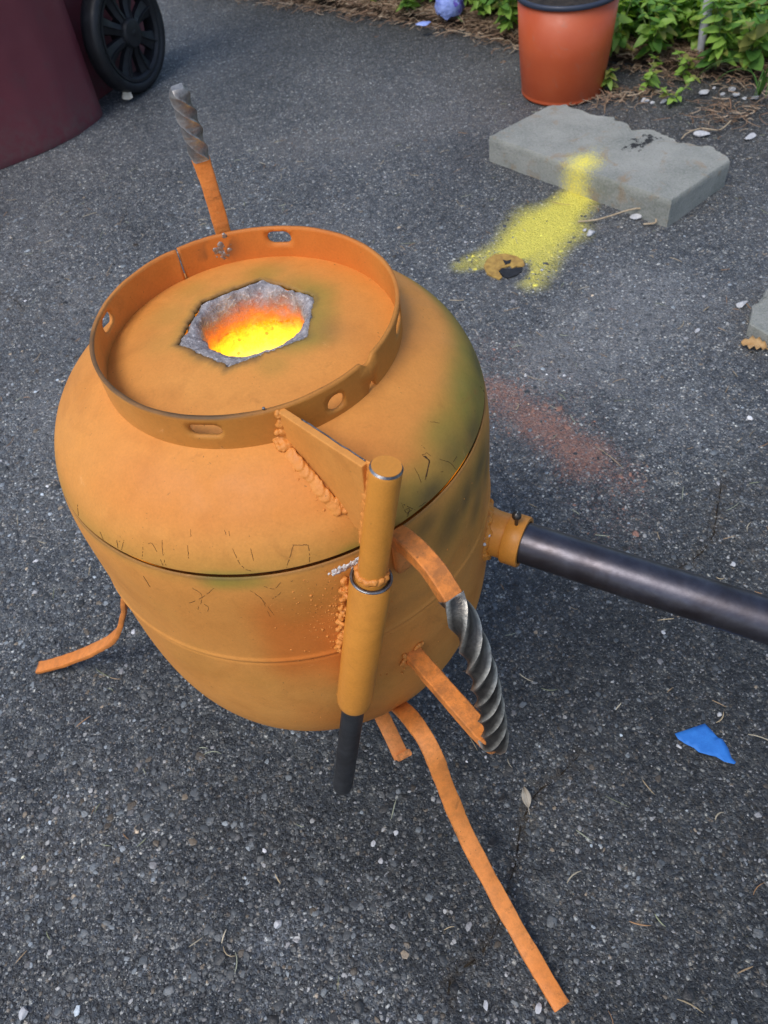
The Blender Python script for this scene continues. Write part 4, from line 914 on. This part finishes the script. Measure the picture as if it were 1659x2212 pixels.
top = [G(*Z2(*q), SZ) for q in ((455, 588), (600, 512), (715, 452), (790, 449), (870, 480), (890, 492), (985, 503), (1045, 525), (1080, 556), (1160, 560), (1230, 585), (1280, 612), (1330, 618), (1420, 633), (1470, 660), (1497, 692))] + [G(*Z2(1243, 868), SZ)]
slab('concrete_slab', top, SZ, set(range(2, 15)), 'broken grey concrete paving slab crossed by a yellow spray stripe')
slab('concrete_slab', [G(*q, .018) for q in ((1619, 700), (1627, 662), (1660, 624), (1790, 596), (1830, 690), (1720, 757))], .018, {1, 2, 3}, 'grey concrete slab corner cut off by the right picture edge')

# ------------------------------------------------------------------ small things on the driveway
def flat_thing(name, outline, z0, lift, mat, label, cat, th=.0004, fold=None, seed=0, group=None):
    """a thin sheet lying on the ground with its own curl and thickness"""
    P = np.array([q[:2] for q in outline]); c = P.mean(0)
    pts = [Vector(q) for q in P]; ed = [(i, (i + 1) % len(P)) for i in range(len(P))]; n0 = len(pts)
    lo, hi = P.min(0), P.max(0); stp = max(hi - lo) / 9
    def ins(q):
        r = False; j = n0 - 1
        for i in range(n0):
            if (P[i][1] > q[1]) != (P[j][1] > q[1]) and q[0] < (P[j][0] - P[i][0]) * (q[1] - P[i][1]) / (P[j][1] - P[i][1]) + P[i][0]: r = not r
            j = i
        return r
    for x in np.arange(lo[0], hi[0], stp):
        for y in np.arange(lo[1], hi[1], stp):
            if ins((x, y)): pts.append(Vector((x, y)))
    vo, _, fo, *_ = delaunay_2d_cdt(pts, ed, [], 1, 1e-6)
    W = np.array([v_[:] for v_ in vo]); z = z0 + lift * (.5 + .5 * vnoise(W * 45, seed, 2))
    if fold is not None: d, t = seg_d(W, *fold); z = z + lift * 1.2 * np.exp(-(d / .006) ** 2)
    o = link(name, mesh(name, np.c_[W - c, z], fo), mat); o.location = (*c, 0); sm = o.modifiers.new('sheet', 'SOLIDIFY'); sm.thickness = th; sm.offset = 0
    return tag(o, label, cat, group)
def simple(name, c1, c2, sc=80, rough=.6, spec=.4, trans=0):
    m, nt, p = new_mat(name); T = NT(nt); T.l(T.mix(T.mapr(T.noise(T.coord(), sc, 5, .6), .35, .68), c1, c2), p.inputs['Base Color']); p.inputs['Roughness'].default_value = rough; p.inputs['Specular IOR Level'].default_value = spec
    if trans: p.inputs['Transmission Weight'].default_value = 0; p.inputs['Subsurface Weight'].default_value = 0
    T.l(T.bump(T.noise(T.coord(), sc * 4, 3), .3, .001), p.inputs['Normal']); return m
M['tape'] = simple('blue_masking_tape', (.022, .155, .53), (.032, .20, .62), 150, .65)
def Z5(x, y): return ((2400 + x / 2.6587) * .5486, (2700 + y / 2.6587) * .5486)
flat_thing('masking_tape', [G(*Z5(*q), .002) for q in ((682, 505), (995, 400), (1060, 465), (1130, 560), (1175, 575), (1240, 660), (1275, 760), (1322, 805), (1305, 825), (1200, 800), (1110, 750), (1060, 745), (930, 700), (880, 655), (790, 610), (715, 560))], .0018, .0022, M['tape'], 'torn scrap of bright blue masking tape on the asphalt', 'tape', fold=(G(*Z5(1160, 580), .002), G(*Z5(1040, 720), .002)), seed=5)
M['leaf_pale'] = simple('pale_dry_leaf', (.62, .55, .42), (.72, .67, .56), 120, .7)
M['leaf_tan'] = simple('tan_dry_leaf', (.42, .24, .09), (.55, .36, .17), 120, .7)
M['leaf_grey'] = simple('grey_dry_leaf', (.30, .26, .20), (.42, .38, .31), 160, .75)
def dry_leaf(name, at, size, rz, lean, mat, label, kind):
    """a dry leaf with midrib stalk and curled blade"""
    o = empty(name, tuple(at)); o.rotation_euler = (0, 0, rz); tag(o, label, 'leaf')
    if kind == 'fan': prof = [(0, .02), (.15, .05), (.3, .16), (.5, .27), (.75, .38), (.95, .46), (1, .40)]
    elif kind == 'lobed': prof = [(0, .06), (.12, .30), (.22, .16), (.36, .44), (.48, .22), (.64, .46), (.76, .18), (.9, .24), (1, .03)]
    else: prof = [(0, .03), (.15, .14), (.35, .22), (.6, .2), (.8, .12), (1, .01)]
    V = []; F = []
    for i, (t, w) in enumerate(prof):
        for q in (-1, -.5, 0, .5, 1):
            y = t * size; x = q * w * size; zc = size * (.10 * q * q + .08 * math.sin(t * 4)) ; V.append((x, y * math.cos(lean), zc + y * math.sin(lean) + .0015))
    F = [(i * 5 + q, i * 5 + q + 1, (i + 1) * 5 + q + 1, (i + 1) * 5 + q) for i in range(len(prof) - 1) for q in range(4)]
    b = link('leaf_blade', mesh('leaf_blade', V, F), mat, o); sm = b.modifiers.new('t', 'SOLIDIFY'); sm.thickness = .0005
    P = [(0, t * size * math.cos(lean), size * .08 * math.sin(t * 4) + t * size * math.sin(lean) + .0018) for t in np.linspace(-.35, .8, 12)]; P = [(x, y, max(z, .0012)) for x, y, z in P]
    V, F = sweep(P, circle(size * .022, 6), (1, 0, 0)); link('leaf_stalk', mesh('leaf_stalk', V, F), mat, o); return o
q = G(283, 214); dry_leaf('dry_leaf', (q[0], q[1], .030), .030, rad(160), rad(-52), M['leaf_pale'], 'pale fan shaped dry leaf resting against the bin wheel', 'fan')
q = G(1640, 760); dry_leaf('dry_leaf', (q[0] + .01, q[1], .001), .034, rad(50), rad(5), M['leaf_tan'], 'tan lobed dry leaf below the slab corner at the right picture edge', 'lobed')
def Z7(x, y): return ((1200 + x / 1.276) * .5486, (2600 + y / 1.276) * .5486)
q = G(*Z7(1122, 745)); dry_leaf('dry_leaf', (q[0], q[1], .0015), .019, rad(-10), rad(8), M['leaf_grey'], 'narrow pale dry leaf on the crack beside the long front leg', 'long')
q = G(*Z2(420, 78)); dry_leaf('dry_leaf', (q[0], q[1], .03), .05, rad(-60), rad(10), M['leaf_tan'], 'large tan dry leaf in the bed left of the red pot', 'lobed')

# ochre paint patch with a black hole in it
m, nt, p = new_mat('peeling_ochre_paint'); T = NT(nt); v = T.coord(); c = T.mix(T.mapr(T.noise(v, 110, 5, .6), .35, .65), (.30, .17, .04), (.50, .31, .07)); T.l(c, p.inputs['Base Color']); p.inputs['Roughness'].default_value = .6; T.l(T.bump(T.noise(v, 300, 4), .6, .0012), p.inputs['Normal']); M['ochre'] = m
def Z9(x, y): return ((1700 + x / 2.0738) * .5486, (800 + y / 2.0738) * .5486)
pp = empty('paint_patch', tuple(G(*Z9(585, 520)))); tag(pp, 'round peeling ochre paint patch with a black hollow below the yellow spray', 'paint patch')
oc = np.array([G(*Z9(*q)) for q in ((425, 520), (450, 465), (510, 425), (600, 418), (690, 440), (745, 470), (760, 510), (740, 525), (690, 520), (655, 540), (640, 515), (570, 535), (545, 560), (575, 610), (555, 628), (500, 605), (450, 580))])
n = len(oc); V = np.r_[np.c_[oc[:, :2], np.full(n, .0015)], np.c_[oc[:, :2], np.full(n, -.003)]] - np.array(pp.location); V[:n, 2] += .0006 * rng.random(n); F = [tuple(range(n))[::-1]] + [(i, (i + 1) % n, n + (i + 1) % n, n + i) for i in range(n)]
link('paint_skin', mesh('paint_skin', V, F), M['ochre'], pp, smooth=False)
bk = np.array([G(*Z9(*q)) for q in ((550, 565), (575, 538), (620, 545), (690, 535), (742, 530), (735, 565), (690, 595), (620, 620), (585, 605))]); n = len(bk)
V = np.r_[np.c_[bk[:, :2], np.full(n, .0022)], np.c_[bk[:, :2], np.full(n, -.003)]] - np.array(pp.location); F = [tuple(range(n))[::-1]] + [(i, (i + 1) % n, n + (i + 1) % n, n + i) for i in range(n)]
M['tar'] = simple('black_tar', (.010, .011, .012), (.03, .03, .032), 200, .55); link('black_hollow', mesh('black_hollow', V, F), M['tar'], pp, smooth=False)
bk = np.array([G(*Z9(*q)) for q in ((580, 470), (610, 482), (650, 470), (640, 500), (600, 512))]); n = len(bk); V = np.r_[np.c_[bk[:, :2], np.full(n, .0026)], np.c_[bk[:, :2], np.full(n, -.003)]] - np.array(pp.location); F = [tuple(range(n))[::-1]] + [(i, (i + 1) % n, n + (i + 1) % n, n + i) for i in range(n)]
link('black_fleck', mesh('black_fleck', V, F), M['tar'], pp, smooth=False)

# dry vine stem looping out from under the slab
m = simple('dry_stem', (.36, .27, .17), (.48, .39, .27), 200, .8); M['stem_dry'] = m
V, F = sweep(spline([G(*Z2(*q), .003 + h) for q, h in (((838, 957), 0), ((900, 952), .002), ((960, 938), .006), ((1040, 912), .010), ((1100, 900), .012), ((1145, 908), .010), ((1170, 935), .005), ((1172, 962), .001), ((1120, 968), 0))], 60), circle(.0016, 6), (0, 0, 1), jitter=.0006, seed=9)
tag(link('dry_vine', mesh('dry_vine', V, F), m), 'thin looping dry stem in front of the broken slab', 'stem')
V, F = sweep(spline([G(*Z2(*q), .003 + h) for q, h in (((1285, 600), 0), ((1310, 575), .004), ((1370, 555), .006), ((1450, 560), .004), ((1500, 520), .01))], 40), circle(.0013, 6), (0, 0, 1), jitter=.0006, seed=10)
tag(link('dry_vine', mesh('dry_vine', V, F), m), 'thin dry root curling out behind the broken slab', 'stem')

# white stone chips
M['chip'] = simple('white_stone', (.40, .41, .43), (.66, .66, .66), 120, .6)
def chip(q, size, label, elong=1.5, rz=0, name='stone_chip'):
    bm = bmesh.new(); bmesh.ops.create_icosphere(bm, subdivisions=2, radius=1); gg = np.random.default_rng(int(abs(q[0] * 9999)) + 3)
    V = np.array([v_.co[:] for v_ in bm.verts]); F = [[v_.index for v_ in f.verts] for f in bm.faces]; bm.free()
    for _ in range(7):
        d = gg.normal(0, 1, 3); d /= np.linalg.norm(d); h = gg.uniform(.45, .8); s_ = V @ d; V = V - np.outer(np.maximum(s_ - h, 0), d)
    V = V * np.array([size * elong / 2, size / 2, size * .32]); V[:, 2] -= V[:, 2].min() + .001
    o = link(name, mesh(name, V, F), M['chip'], smooth=False); o.location = (q[0], q[1], 0); o.rotation_euler = (0, 0, rz); return tag(o, label, 'stone', 'white stone chips scattered on the driveway')
for q, sz, el, rz_, lab in ((Z2(893, 1012), .019, 1.3, .4, 'grey white stone chip in front of the slab beside the yellow spray'), (Z2(868, 996), .009, 1.1, 0, 'smaller pale chip just left of the grey white chip'), (Z2(1088, 940), .017, 1.5, -.2, 'white stone chip inside the loop of the dry stem'),
                           (Z2(1370, 587), .022, 1.7, -.5, 'white stone chip behind the right end of the slab'), (Z2(1580, 597), .018, 2.1, .3, 'long white stone chip right of the slab at the bed side'), (Z2(1384, 406), .022, 1.5, .1, 'squarish white stone chip by the sprouting weed near the bed'),
                           (Z2(1125, 440), .017, 1.5, -.3, 'left one of the white chips right of the red pot'), (Z2(1160, 447), .011, 1.4, 0, 'middle one of the white chips right of the red pot'), (Z2(1205, 442), .012, 2.0, .4, 'right one of the white chips right of the red pot'), (Z2(1500, 393), .018, 1.3, .2, 'upper chip of the white chip cluster along the bed edge'), (Z2(1516, 416), .017, 1.3, -.2, 'lower chip of the white chip cluster along the bed edge'), (Z2(1462, 408), .011, 1.6, 0, 'small white chip left of the cluster along the bed edge'),
                           (Z2(1554, 429), .012, 1.2, .1, 'round white chip right of the cluster along the bed edge'), (Z2(1600, 427), .014, 1.6, .2, 'rightmost oval white chip along the bed edge'), (Z2(1425, 382), .011, 1.0, .2, 'small round white chip above the squarish chip'), ((1602, 660), .016, 1.7, .3, 'knobbly white chip left of the cut off slab corner'), ((1506, 716), .009, 1.7, .5, 'small white chip on open asphalt left of the slab corner'),
                           ((603, 1996), .0095, 1.2, .5, 'white pebble between the black hinge rod and the picture foot'), ((54, 2188), .011, 1.3, .8, 'white pebble in the lower left corner of the picture'), (Z7(907, 1738), .0070, 1.5, 1.2, 'white pebble left of the end of the long front leg'), (Z7(1176, 1750), .0068, 1.6, .9, 'white pebble just below left of the long leg end'), (Z7(456, 868), .0058, 1.2, .2, 'white pebble right of the hanging black rod'), (Z7(343, 922), .0062, 1.2, .9, 'white pebble under the hanging black rod, lower right'),
                           (Z5(722, 635), .0058, 1.5, -1.1, 'white chip touching the lower edge of the blue tape'), (Z5(1146, 305), .0060, 1.1, .6, 'white chip above the right end of the blue tape'), ((1432, 1237 + 130), .0065, 1.2, .2, 'white pebble below the burner pipe'), ((1582, 1220), .008, 1.2, 1, 'white pebble above the burner pipe at the right')):
    chip(G(*q), sz * .86, lab, el, rz_)

# pine needles, grass clippings and straw too many to count
def strands(name, P, length, width, cols, curl, lift, label, cat, seed, amp=.0008):
    gg = np.random.default_rng(seed); n = len(P); k = 5; a = gg.uniform(0, 6.28, n); L = length * gg.lognormal(0, .4, n); w = width * gg.uniform(.6, 1.3, n); cv = gg.normal(0, curl, n)
    t = np.linspace(-.5, .5, k)[None]; A_ = a[:, None] + cv[:, None] * t
    X = P[:, :1] + L[:, None] * t * np.cos(A_); Y = P[:, 1:2] + L[:, None] * t * np.sin(A_); Z = P[:, 2:3] + lift * (1 - 4 * t * t * gg.uniform(-.3, 1, (n, 1))) * gg.random((n, 1)) + gg.normal(0, .22, (n, 1)) * t * L[:, None] * (lift > .002) + .0012
    nx_, ny_ = -np.sin(A_) * w[:, None] / 2, np.cos(A_) * w[:, None] / 2
    tp = np.array([.5, 1, 1, .9, .3])[None]
    Vv = np.stack([np.stack([X - nx_ * tp, Y - ny_ * tp, Z], 2), np.stack([X, Y, Z + w[:, None] * .5], 2), np.stack([X + nx_ * tp, Y + ny_ * tp, Z], 2)], 2).reshape(-1, 3)
    f = []
    for i in range(k - 1): f += [(3 * i, 3 * i + 1, 3 * i + 4, 3 * i + 3), (3 * i + 1, 3 * i + 2, 3 * i + 5, 3 * i + 4)]
    F = (np.array(f)[None] + (np.arange(n) * 3 * k)[:, None, None]).reshape(-1, 4)
    cc = np.array(cols)[gg.integers(0, len(cols), n)] * gg.uniform(.65, 1.25, (n, 1)); me = fast_mesh(name, Vv, F); col_attr(me, 'tint', np.repeat(cc, 3 * k, 0))
    if 'tinted' not in M:
        m, nt, p = new_mat('tinted_straw'); T = NT(nt); c, _ = T.attr('tint'); T.l(c, p.inputs['Base Color']); p.inputs['Roughness'].default_value = .65; M['tinted'] = m
    tag(link(name, me, M['tinted']), label, cat, kind='stuff')
n = 1000; P = np.c_[rng.uniform(-.9, 1.2, n), rng.uniform(-.7, 1.3, n), np.zeros(n)]; P = P[np.hypot(P[:, 0], P[:, 1]) > .13]; P[:, 2] = ground_z(P[:, :2]) + .001
strands('pine_needles', P, .014, .0010, [(.42, .33, .20), (.36, .25, .14), (.30, .17, .08), (.25, .27, .16), (.34, .36, .26), (.5, .44, .32)], .28, .002, 'dry pine needles and grass clippings strewn over the asphalt', 'pine needles', 3)
E_ = spline(EDGE[1:9], 500); idx = rng.integers(60, 440, 8500); Tn = np.gradient(E_, axis=0); Tn /= np.linalg.norm(Tn, axis=1)[:, None]; N_ = np.c_[-Tn[:, 1], Tn[:, 0]]
u_ = rng.normal(.055, .042, len(idx)); P = E_[idx] + N_[idx] * u_[:, None]; P = np.c_[P, np.where(u_ > 0, .016, .002) + rng.uniform(0, .008, len(idx))]
q = G(*Z2(1480, 500)); P2 = np.c_[rng.normal(q[0], .05, 120), rng.normal(q[1], .035, 120), rng.uniform(.001, .008, 120)]; q = G(*Z2(1060, 415)); P3 = np.c_[rng.normal(q[0], .05, 120), rng.normal(q[1], .02, 120), rng.uniform(.001, .006, 120)]
strands('leaf_litter', np.r_[P, P2, P3], .026, .0021, [(.20, .13, .08), (.28, .19, .12), (.14, .08, .045), (.38, .29, .20), (.10, .06, .035), (.24, .14, .085)], 1.6, .006, 'brown pine straw and dead leaf litter along the bed edge', 'leaf litter', 4)

# ------------------------------------------------------------------ plants in the bed
def leaf_mat(name, c1, c2, c3):
    m, nt, p = new_mat(name); T = NT(nt); oi = T.n('ShaderNodeObjectInfo'); v = T.coord()
    c = T.mix(oi.outputs['Random'], c1, c2); c = T.mix(T.mapr(T.noise(v, 60, 4), .5, .75, 0, .8), c, c3); T.l(c, p.inputs['Base Color']); p.inputs['Roughness'].default_value = .48
    # thin leaves let light through
    tr = T.n('ShaderNodeBsdfTranslucent'); T.l(T.mix(1.0, c, (1.0, 1.0, .35), 'MULTIPLY'), tr.inputs[0]); mx = T.n('ShaderNodeMixShader'); mx.inputs[0].default_value = .42
    T.l(p.outputs[0], mx.inputs[1]); T.l(tr.outputs[0], mx.inputs[2]); T.l(mx.outputs[0], nt.nodes['Material Output'].inputs[0]); return m
M['leafA'] = leaf_mat('green_weed_leaf', (.22, .41, .07), (.35, .57, .10), (.50, .58, .13))
M['leafB'] = leaf_mat('deep_green_leaf', (.10, .25, .05), (.17, .36, .07), (.26, .42, .10))
M['leafC'] = leaf_mat('yellowing_leaf', (.26, .30, .06), (.34, .33, .10), (.42, .34, .13))
M['green_stem'] = simple('green_stem', (.10, .16, .05), (.16, .20, .07), 100, .6)
def leaf_mesh(name, w, nseg=6, fold=.25, curl=.25, mat='leafA'):
    V = []; F = []
    for i in range(nseg + 1):
        t = i / nseg; ww = w * (math.sin(math.pi * min(1, t * .93 + .05)) ** .75) * (1 - .35 * t) + .004; z = -curl * t * t + .06 * math.sin(6 * t)
        for q in (-1, 0, 1): V.append((q * ww, t, z + fold * abs(q) * ww + (.02 * math.sin(9 * t + q))))
    F = [(3 * i + q, 3 * i + q + 1, 3 * i + 4 + q, 3 * i + 3 + q) for i in range(nseg) for q in (0, 1)]
    me = mesh(name, V, F); me.materials.append(M[mat]); me.polygons.foreach_set('use_smooth', np.ones(len(me.polygons), bool)); return me
LEAVES = [leaf_mesh('leaf', .34, 6, .3, .35, 'leafA'), leaf_mesh('leaf', .28, 6, .2, .55, 'leafA'), leaf_mesh('leaf', .40, 6, .35, .2, 'leafB'), leaf_mesh('leaf', .36, 6, .3, .4, 'leafC')]
def leaf_frames(base, h, nst, spread, lsize, gg, nodes=5):
    """stems as polylines and leaf placement matrices of one weed"""
    stems = []; mats = []
    for s_ in range(nst):
        a = gg.uniform(0, 6.28); sp = spread * gg.uniform(.2, 1); hh = h * gg.uniform(.6, 1.1)
        P = spline([base, np.array(base) + (sp * .35 * math.cos(a), sp * .35 * math.sin(a), hh * .5), np.array(base) + (sp * math.cos(a), sp * math.sin(a), hh)], 10); stems.append(P)
        for k in range(nodes):
            t = .3 + .7 * k / (nodes - 1); q = P[min(9, int(t * 9))]; ph = a + k * 1.57 + gg.normal(0, .25); sz = lsize * gg.uniform(.6, 1.15) * (1.05 - .35 * t)
            for side in (0, math.pi) if k < nodes - 1 else (0, 1.57, math.pi, 4.71):
                el = gg.uniform(-.25, .55) if t < .9 else gg.uniform(.1, .8); z = ph + side + gg.normal(0, .2)
                mats.append(Matrix.Translation(Vector(q)) @ Matrix.Rotation(z, 4, 'Z') @ Matrix.Rotation(el, 4, 'X') @ Matrix.Rotation(gg.normal(0, .35), 4, 'Y') @ Matrix.Scale(sz, 4))
    return stems, mats
def weed(at, h, nst, spread, lsize, seed, label, pick=(0, 1, 2, 0, 1, 3), name='leafy_weed', nodes=5):
    gg = np.random.default_rng(seed); root = empty(name, tuple(at)); tag(root, label, 'plant', 'leafy weeds along the bed edge')
    stems, mats = leaf_frames(np.zeros(3), h, nst, spread, lsize, gg, nodes)
    for P in stems:
        V, F = sweep(P, circle(.0013, 5), (1, .3, .1), scale=np.linspace(1.2, .6, len(P))); link('stem', mesh('stem', V, F), M['green_stem'], root)
    for mt in mats:
        o = bpy.data.objects.new('leaf', LEAVES[pick[int(gg.integers(0, len(pick)))]]); COL.objects.link(o); o.parent = root; o.matrix_local = mt
    return root
def B(x, y, z=.02): q = G(x, y, z); return (q[0], q[1], z)
WEEDS = [((700, -2), .09, 5, .06, .034, 'leafy weed at the bed edge far left of the flower head'), ((800, 8), .10, 5, .06, .034, 'low leafy weed halfway along the bed left of the flower head'), ((880, 28), .09, 5, .06, .034, 'leafy weed just left of the blue flower head'), ((1045, 45), .13, 6, .07, .036, 'leafy weed right of the blue flower head'), ((1100, 72), .12, 6, .06, .036, 'leafy weed touching the left side of the red pot'),
         ((1330, 118), .13, 6, .07, .042, 'leafy weed touching the right side of the red pot'), ((1405, 128), .12, 6, .06, .040, 'leafy weed left of the pale stake'), ((1545, 150), .13, 7, .06, .042, 'bright leafy weed right of the pale stake'), ((1610, 150), .14, 7, .07, .044, 'leafy weed at the right picture edge beside the stake'), ((1475, 170), .045, 3, .035, .030, 'small yellowing sprout in front of the stake foot'),
         ((1395, 192), .05, 3, .04, .028, 'small sprout drooping over the driveway edge'), ((1455, 222), .035, 3, .045, .020, 'tiny sprout in the litter beside the squarish white chip'), ((1318, 192), .04, 3, .03, .032, 'two leaved seedling at the foot of the red pot')]
for i, (q, h, ns, sp, ls, lab) in enumerate(WEEDS):
    weed(B(*q, .018 if h > .06 else .004), h, ns, sp, ls, 200 + i, lab, pick=(0, 1, 0, 1, 3) if h < .06 else (0, 1, 2, 0, 1, 2, 3), nodes=3 if h < .06 else 5)
# the mass of ground cover behind them
def ground_cover():
    gg = np.random.default_rng(77); Vs, Fs = [], []; base = 0; mi = []
    lm = [(np.array([v_.co[:] for v_ in l.vertices]), np.array([list(f.vertices) for f in l.polygons])) for l in LEAVES]
    for i in range(620):
        j = int(gg.integers(90, 470)); u = .085 + .85 * gg.random() ** 1.7; q = E_[j] + N_[j] * u; h = gg.uniform(.07, .17) + .05 * u
        if abs(px((q[0], q[1], .1))[0] - 830) > 1500: continue
        _, mats = leaf_frames(np.array([q[0], q[1], .02]), h, 5, .075, .04, gg, 4)
        for mt in mats:
            k = int(gg.choice(4, p=(.36, .26, .30, .08))); Mt = np.array(mt); v_, f_ = lm[k]; Vs.append(v_ @ Mt[:3, :3].T + Mt[:3, 3]); Fs.append(f_ + base); base += len(v_); mi.append(np.full(len(f_), {0: 0, 1: 0, 2: 1, 3: 2}[k]))
    me = fast_mesh('ground_cover', np.concatenate(Vs), np.concatenate(Fs))
    for k in ('leafA', 'leafB', 'leafC'): me.materials.append(M[k])
    me.polygons.foreach_set('material_index', np.concatenate(mi).astype(np.int32)); tag(link('ground_cover', me), 'dense mass of green leafy ground cover filling the bed', 'ground cover', kind='stuff')
ground_cover()
# broad leaf plant behind the pot
bp = empty('broad_leaf_plant', B(1370, 70, .03)); tag(bp, 'plant with one broad ribbed green leaf right of the red pot', 'plant')
bl = leaf_mesh('broad_leaf', .36, 10, .22, .45, 'leafB')
for rz_, el, sz in ((rad(200), .35, .085), (rad(120), .5, .07), (rad(290), .45, .07), (rad(30), .6, .06)):
    o = bpy.data.objects.new('broad_leaf', bl); COL.objects.link(o); o.parent = bp; o.matrix_local = Matrix.Translation((.0, .0, .06)) @ Matrix.Rotation(rz_, 4, 'Z') @ Matrix.Rotation(el, 4, 'X') @ Matrix.Scale(sz, 4)
V, F = sweep(spline([(0, 0, -.03), (.003, 0, .02), (0, 0, .065)], 8), circle(.003, 8), (1, 0, 0)); link('stem', mesh('stem', V, F), M['green_stem'], bp)
# grass tuft on the right
gt = empty('grass_tuft', B(1640, 205, .012)); tag(gt, 'tuft of long green grass blades at the right picture edge', 'grass'); gg = np.random.default_rng(9)
for i in range(9):
    a = gg.uniform(1.8, 4.6) if i else 2.9; L = gg.uniform(.06, .13); d = np.array([math.cos(a), math.sin(a), 0]); P = spline([(0, 0, 0), d * L * .35 + (0, 0, L * .55), d * L * .8 + (0, 0, L * .6), d * L * 1.1 + (0, 0, L * .42)], 14)
    V, F = sweep(P, [(.0026, 0), (0, .0005), (-.0026, 0), (0, -.0005)], np.cross(d, (0, 0, 1)), scale=np.linspace(1, .15, 14)); link('grass_blade', mesh('grass_blade', V, F), M['leafB'], gt)
# pale stake
M['stake'] = simple('pale_grey_stake', (.42, .42, .47), (.55, .55, .58), 60, .5)
a = G(1510, 128, .01); b = G(1512, -20, .09); b = a + np.array([.003, .02, .30]); V, F = sweep([a + (0, 0, -.03), a + (0, 0, .0), a + (b - a) * .2, a + (b - a) * .6, b], circle(.0105, 16), (1, 0, 0), scale=[.35, .6, .95, 1, 1]); tag(link('garden_stake', mesh('garden_stake', V, F), M['stake']), 'pale grey round garden stake pushed into the bed', 'stake')
# fallen blue and violet flower head
M['petal_blue'] = simple('pale_blue_petal', (.20, .28, .72), (.42, .52, .86), 60, .5); M['petal_violet'] = simple('violet_petal', (.13, .09, .52), (.24, .17, .66), 60, .5)
fh = empty('fallen_bloom', B(972, 42, .018)); tag(fh, 'round blue and violet flower head lying at the bed edge', 'flower'); gg = np.random.default_rng(21)
pm = [leaf_mesh('petal', .46, 5, -.15, .3, 'leafA') for _ in range(2)]
for l, k in zip(pm, ('petal_blue', 'petal_violet')): l.materials.clear(); l.materials.append(M[k])
for i in range(120):
    d = gg.normal(0, 1, 3); d /= np.linalg.norm(d); d[2] = abs(d[2]) * .9 - .25; c = np.array([0, 0, .034]) + d * np.array([.036, .036, .036]); o = bpy.data.objects.new('petal', pm[int(d[0] + .5 * d[2] + gg.normal(0, .35) > .45)]); COL.objects.link(o); o.parent = fh
    o.matrix_local = Matrix.Translation(Vector(c)) @ Vector(d).to_track_quat('Z', 'Y').to_matrix().to_4x4() @ Matrix.Rotation(gg.uniform(0, 6.28), 4, 'Z') @ Matrix.Rotation(.3, 4, 'X') @ Matrix.Scale(gg.uniform(.024, .036), 4) @ Matrix.Translation((0, -.4, 0))
V, F = sweep(spline([(0, 0, .03), (.01, -.02, .012), (.02, -.05, .004)], 10), circle(.0022, 6), (0, 0, 1)); link('flower_stalk', mesh('flower_stalk', V, F), M['green_stem'], fh)
blobs('flower_core', [(0, 0, .034)], [(.024, .024, .024)], mat=M['petal_violet'], parent=fh, sub=2, jit=.1)
q = G(*((1600 + 230 / 3.318) * .5486, 360 / 3.318 * .5486), .02)
flat_thing('blue_scrap', [q + np.array([.018 * math.cos(t) * (1 + .3 * math.sin(3 * t)), .011 * math.sin(t), 0]) for t in np.linspace(0, 5.8, 12)], .022, .012, M['petal_blue'], 'small crumpled blue scrap in the litter left of the flower head', 'scrap', seed=8)
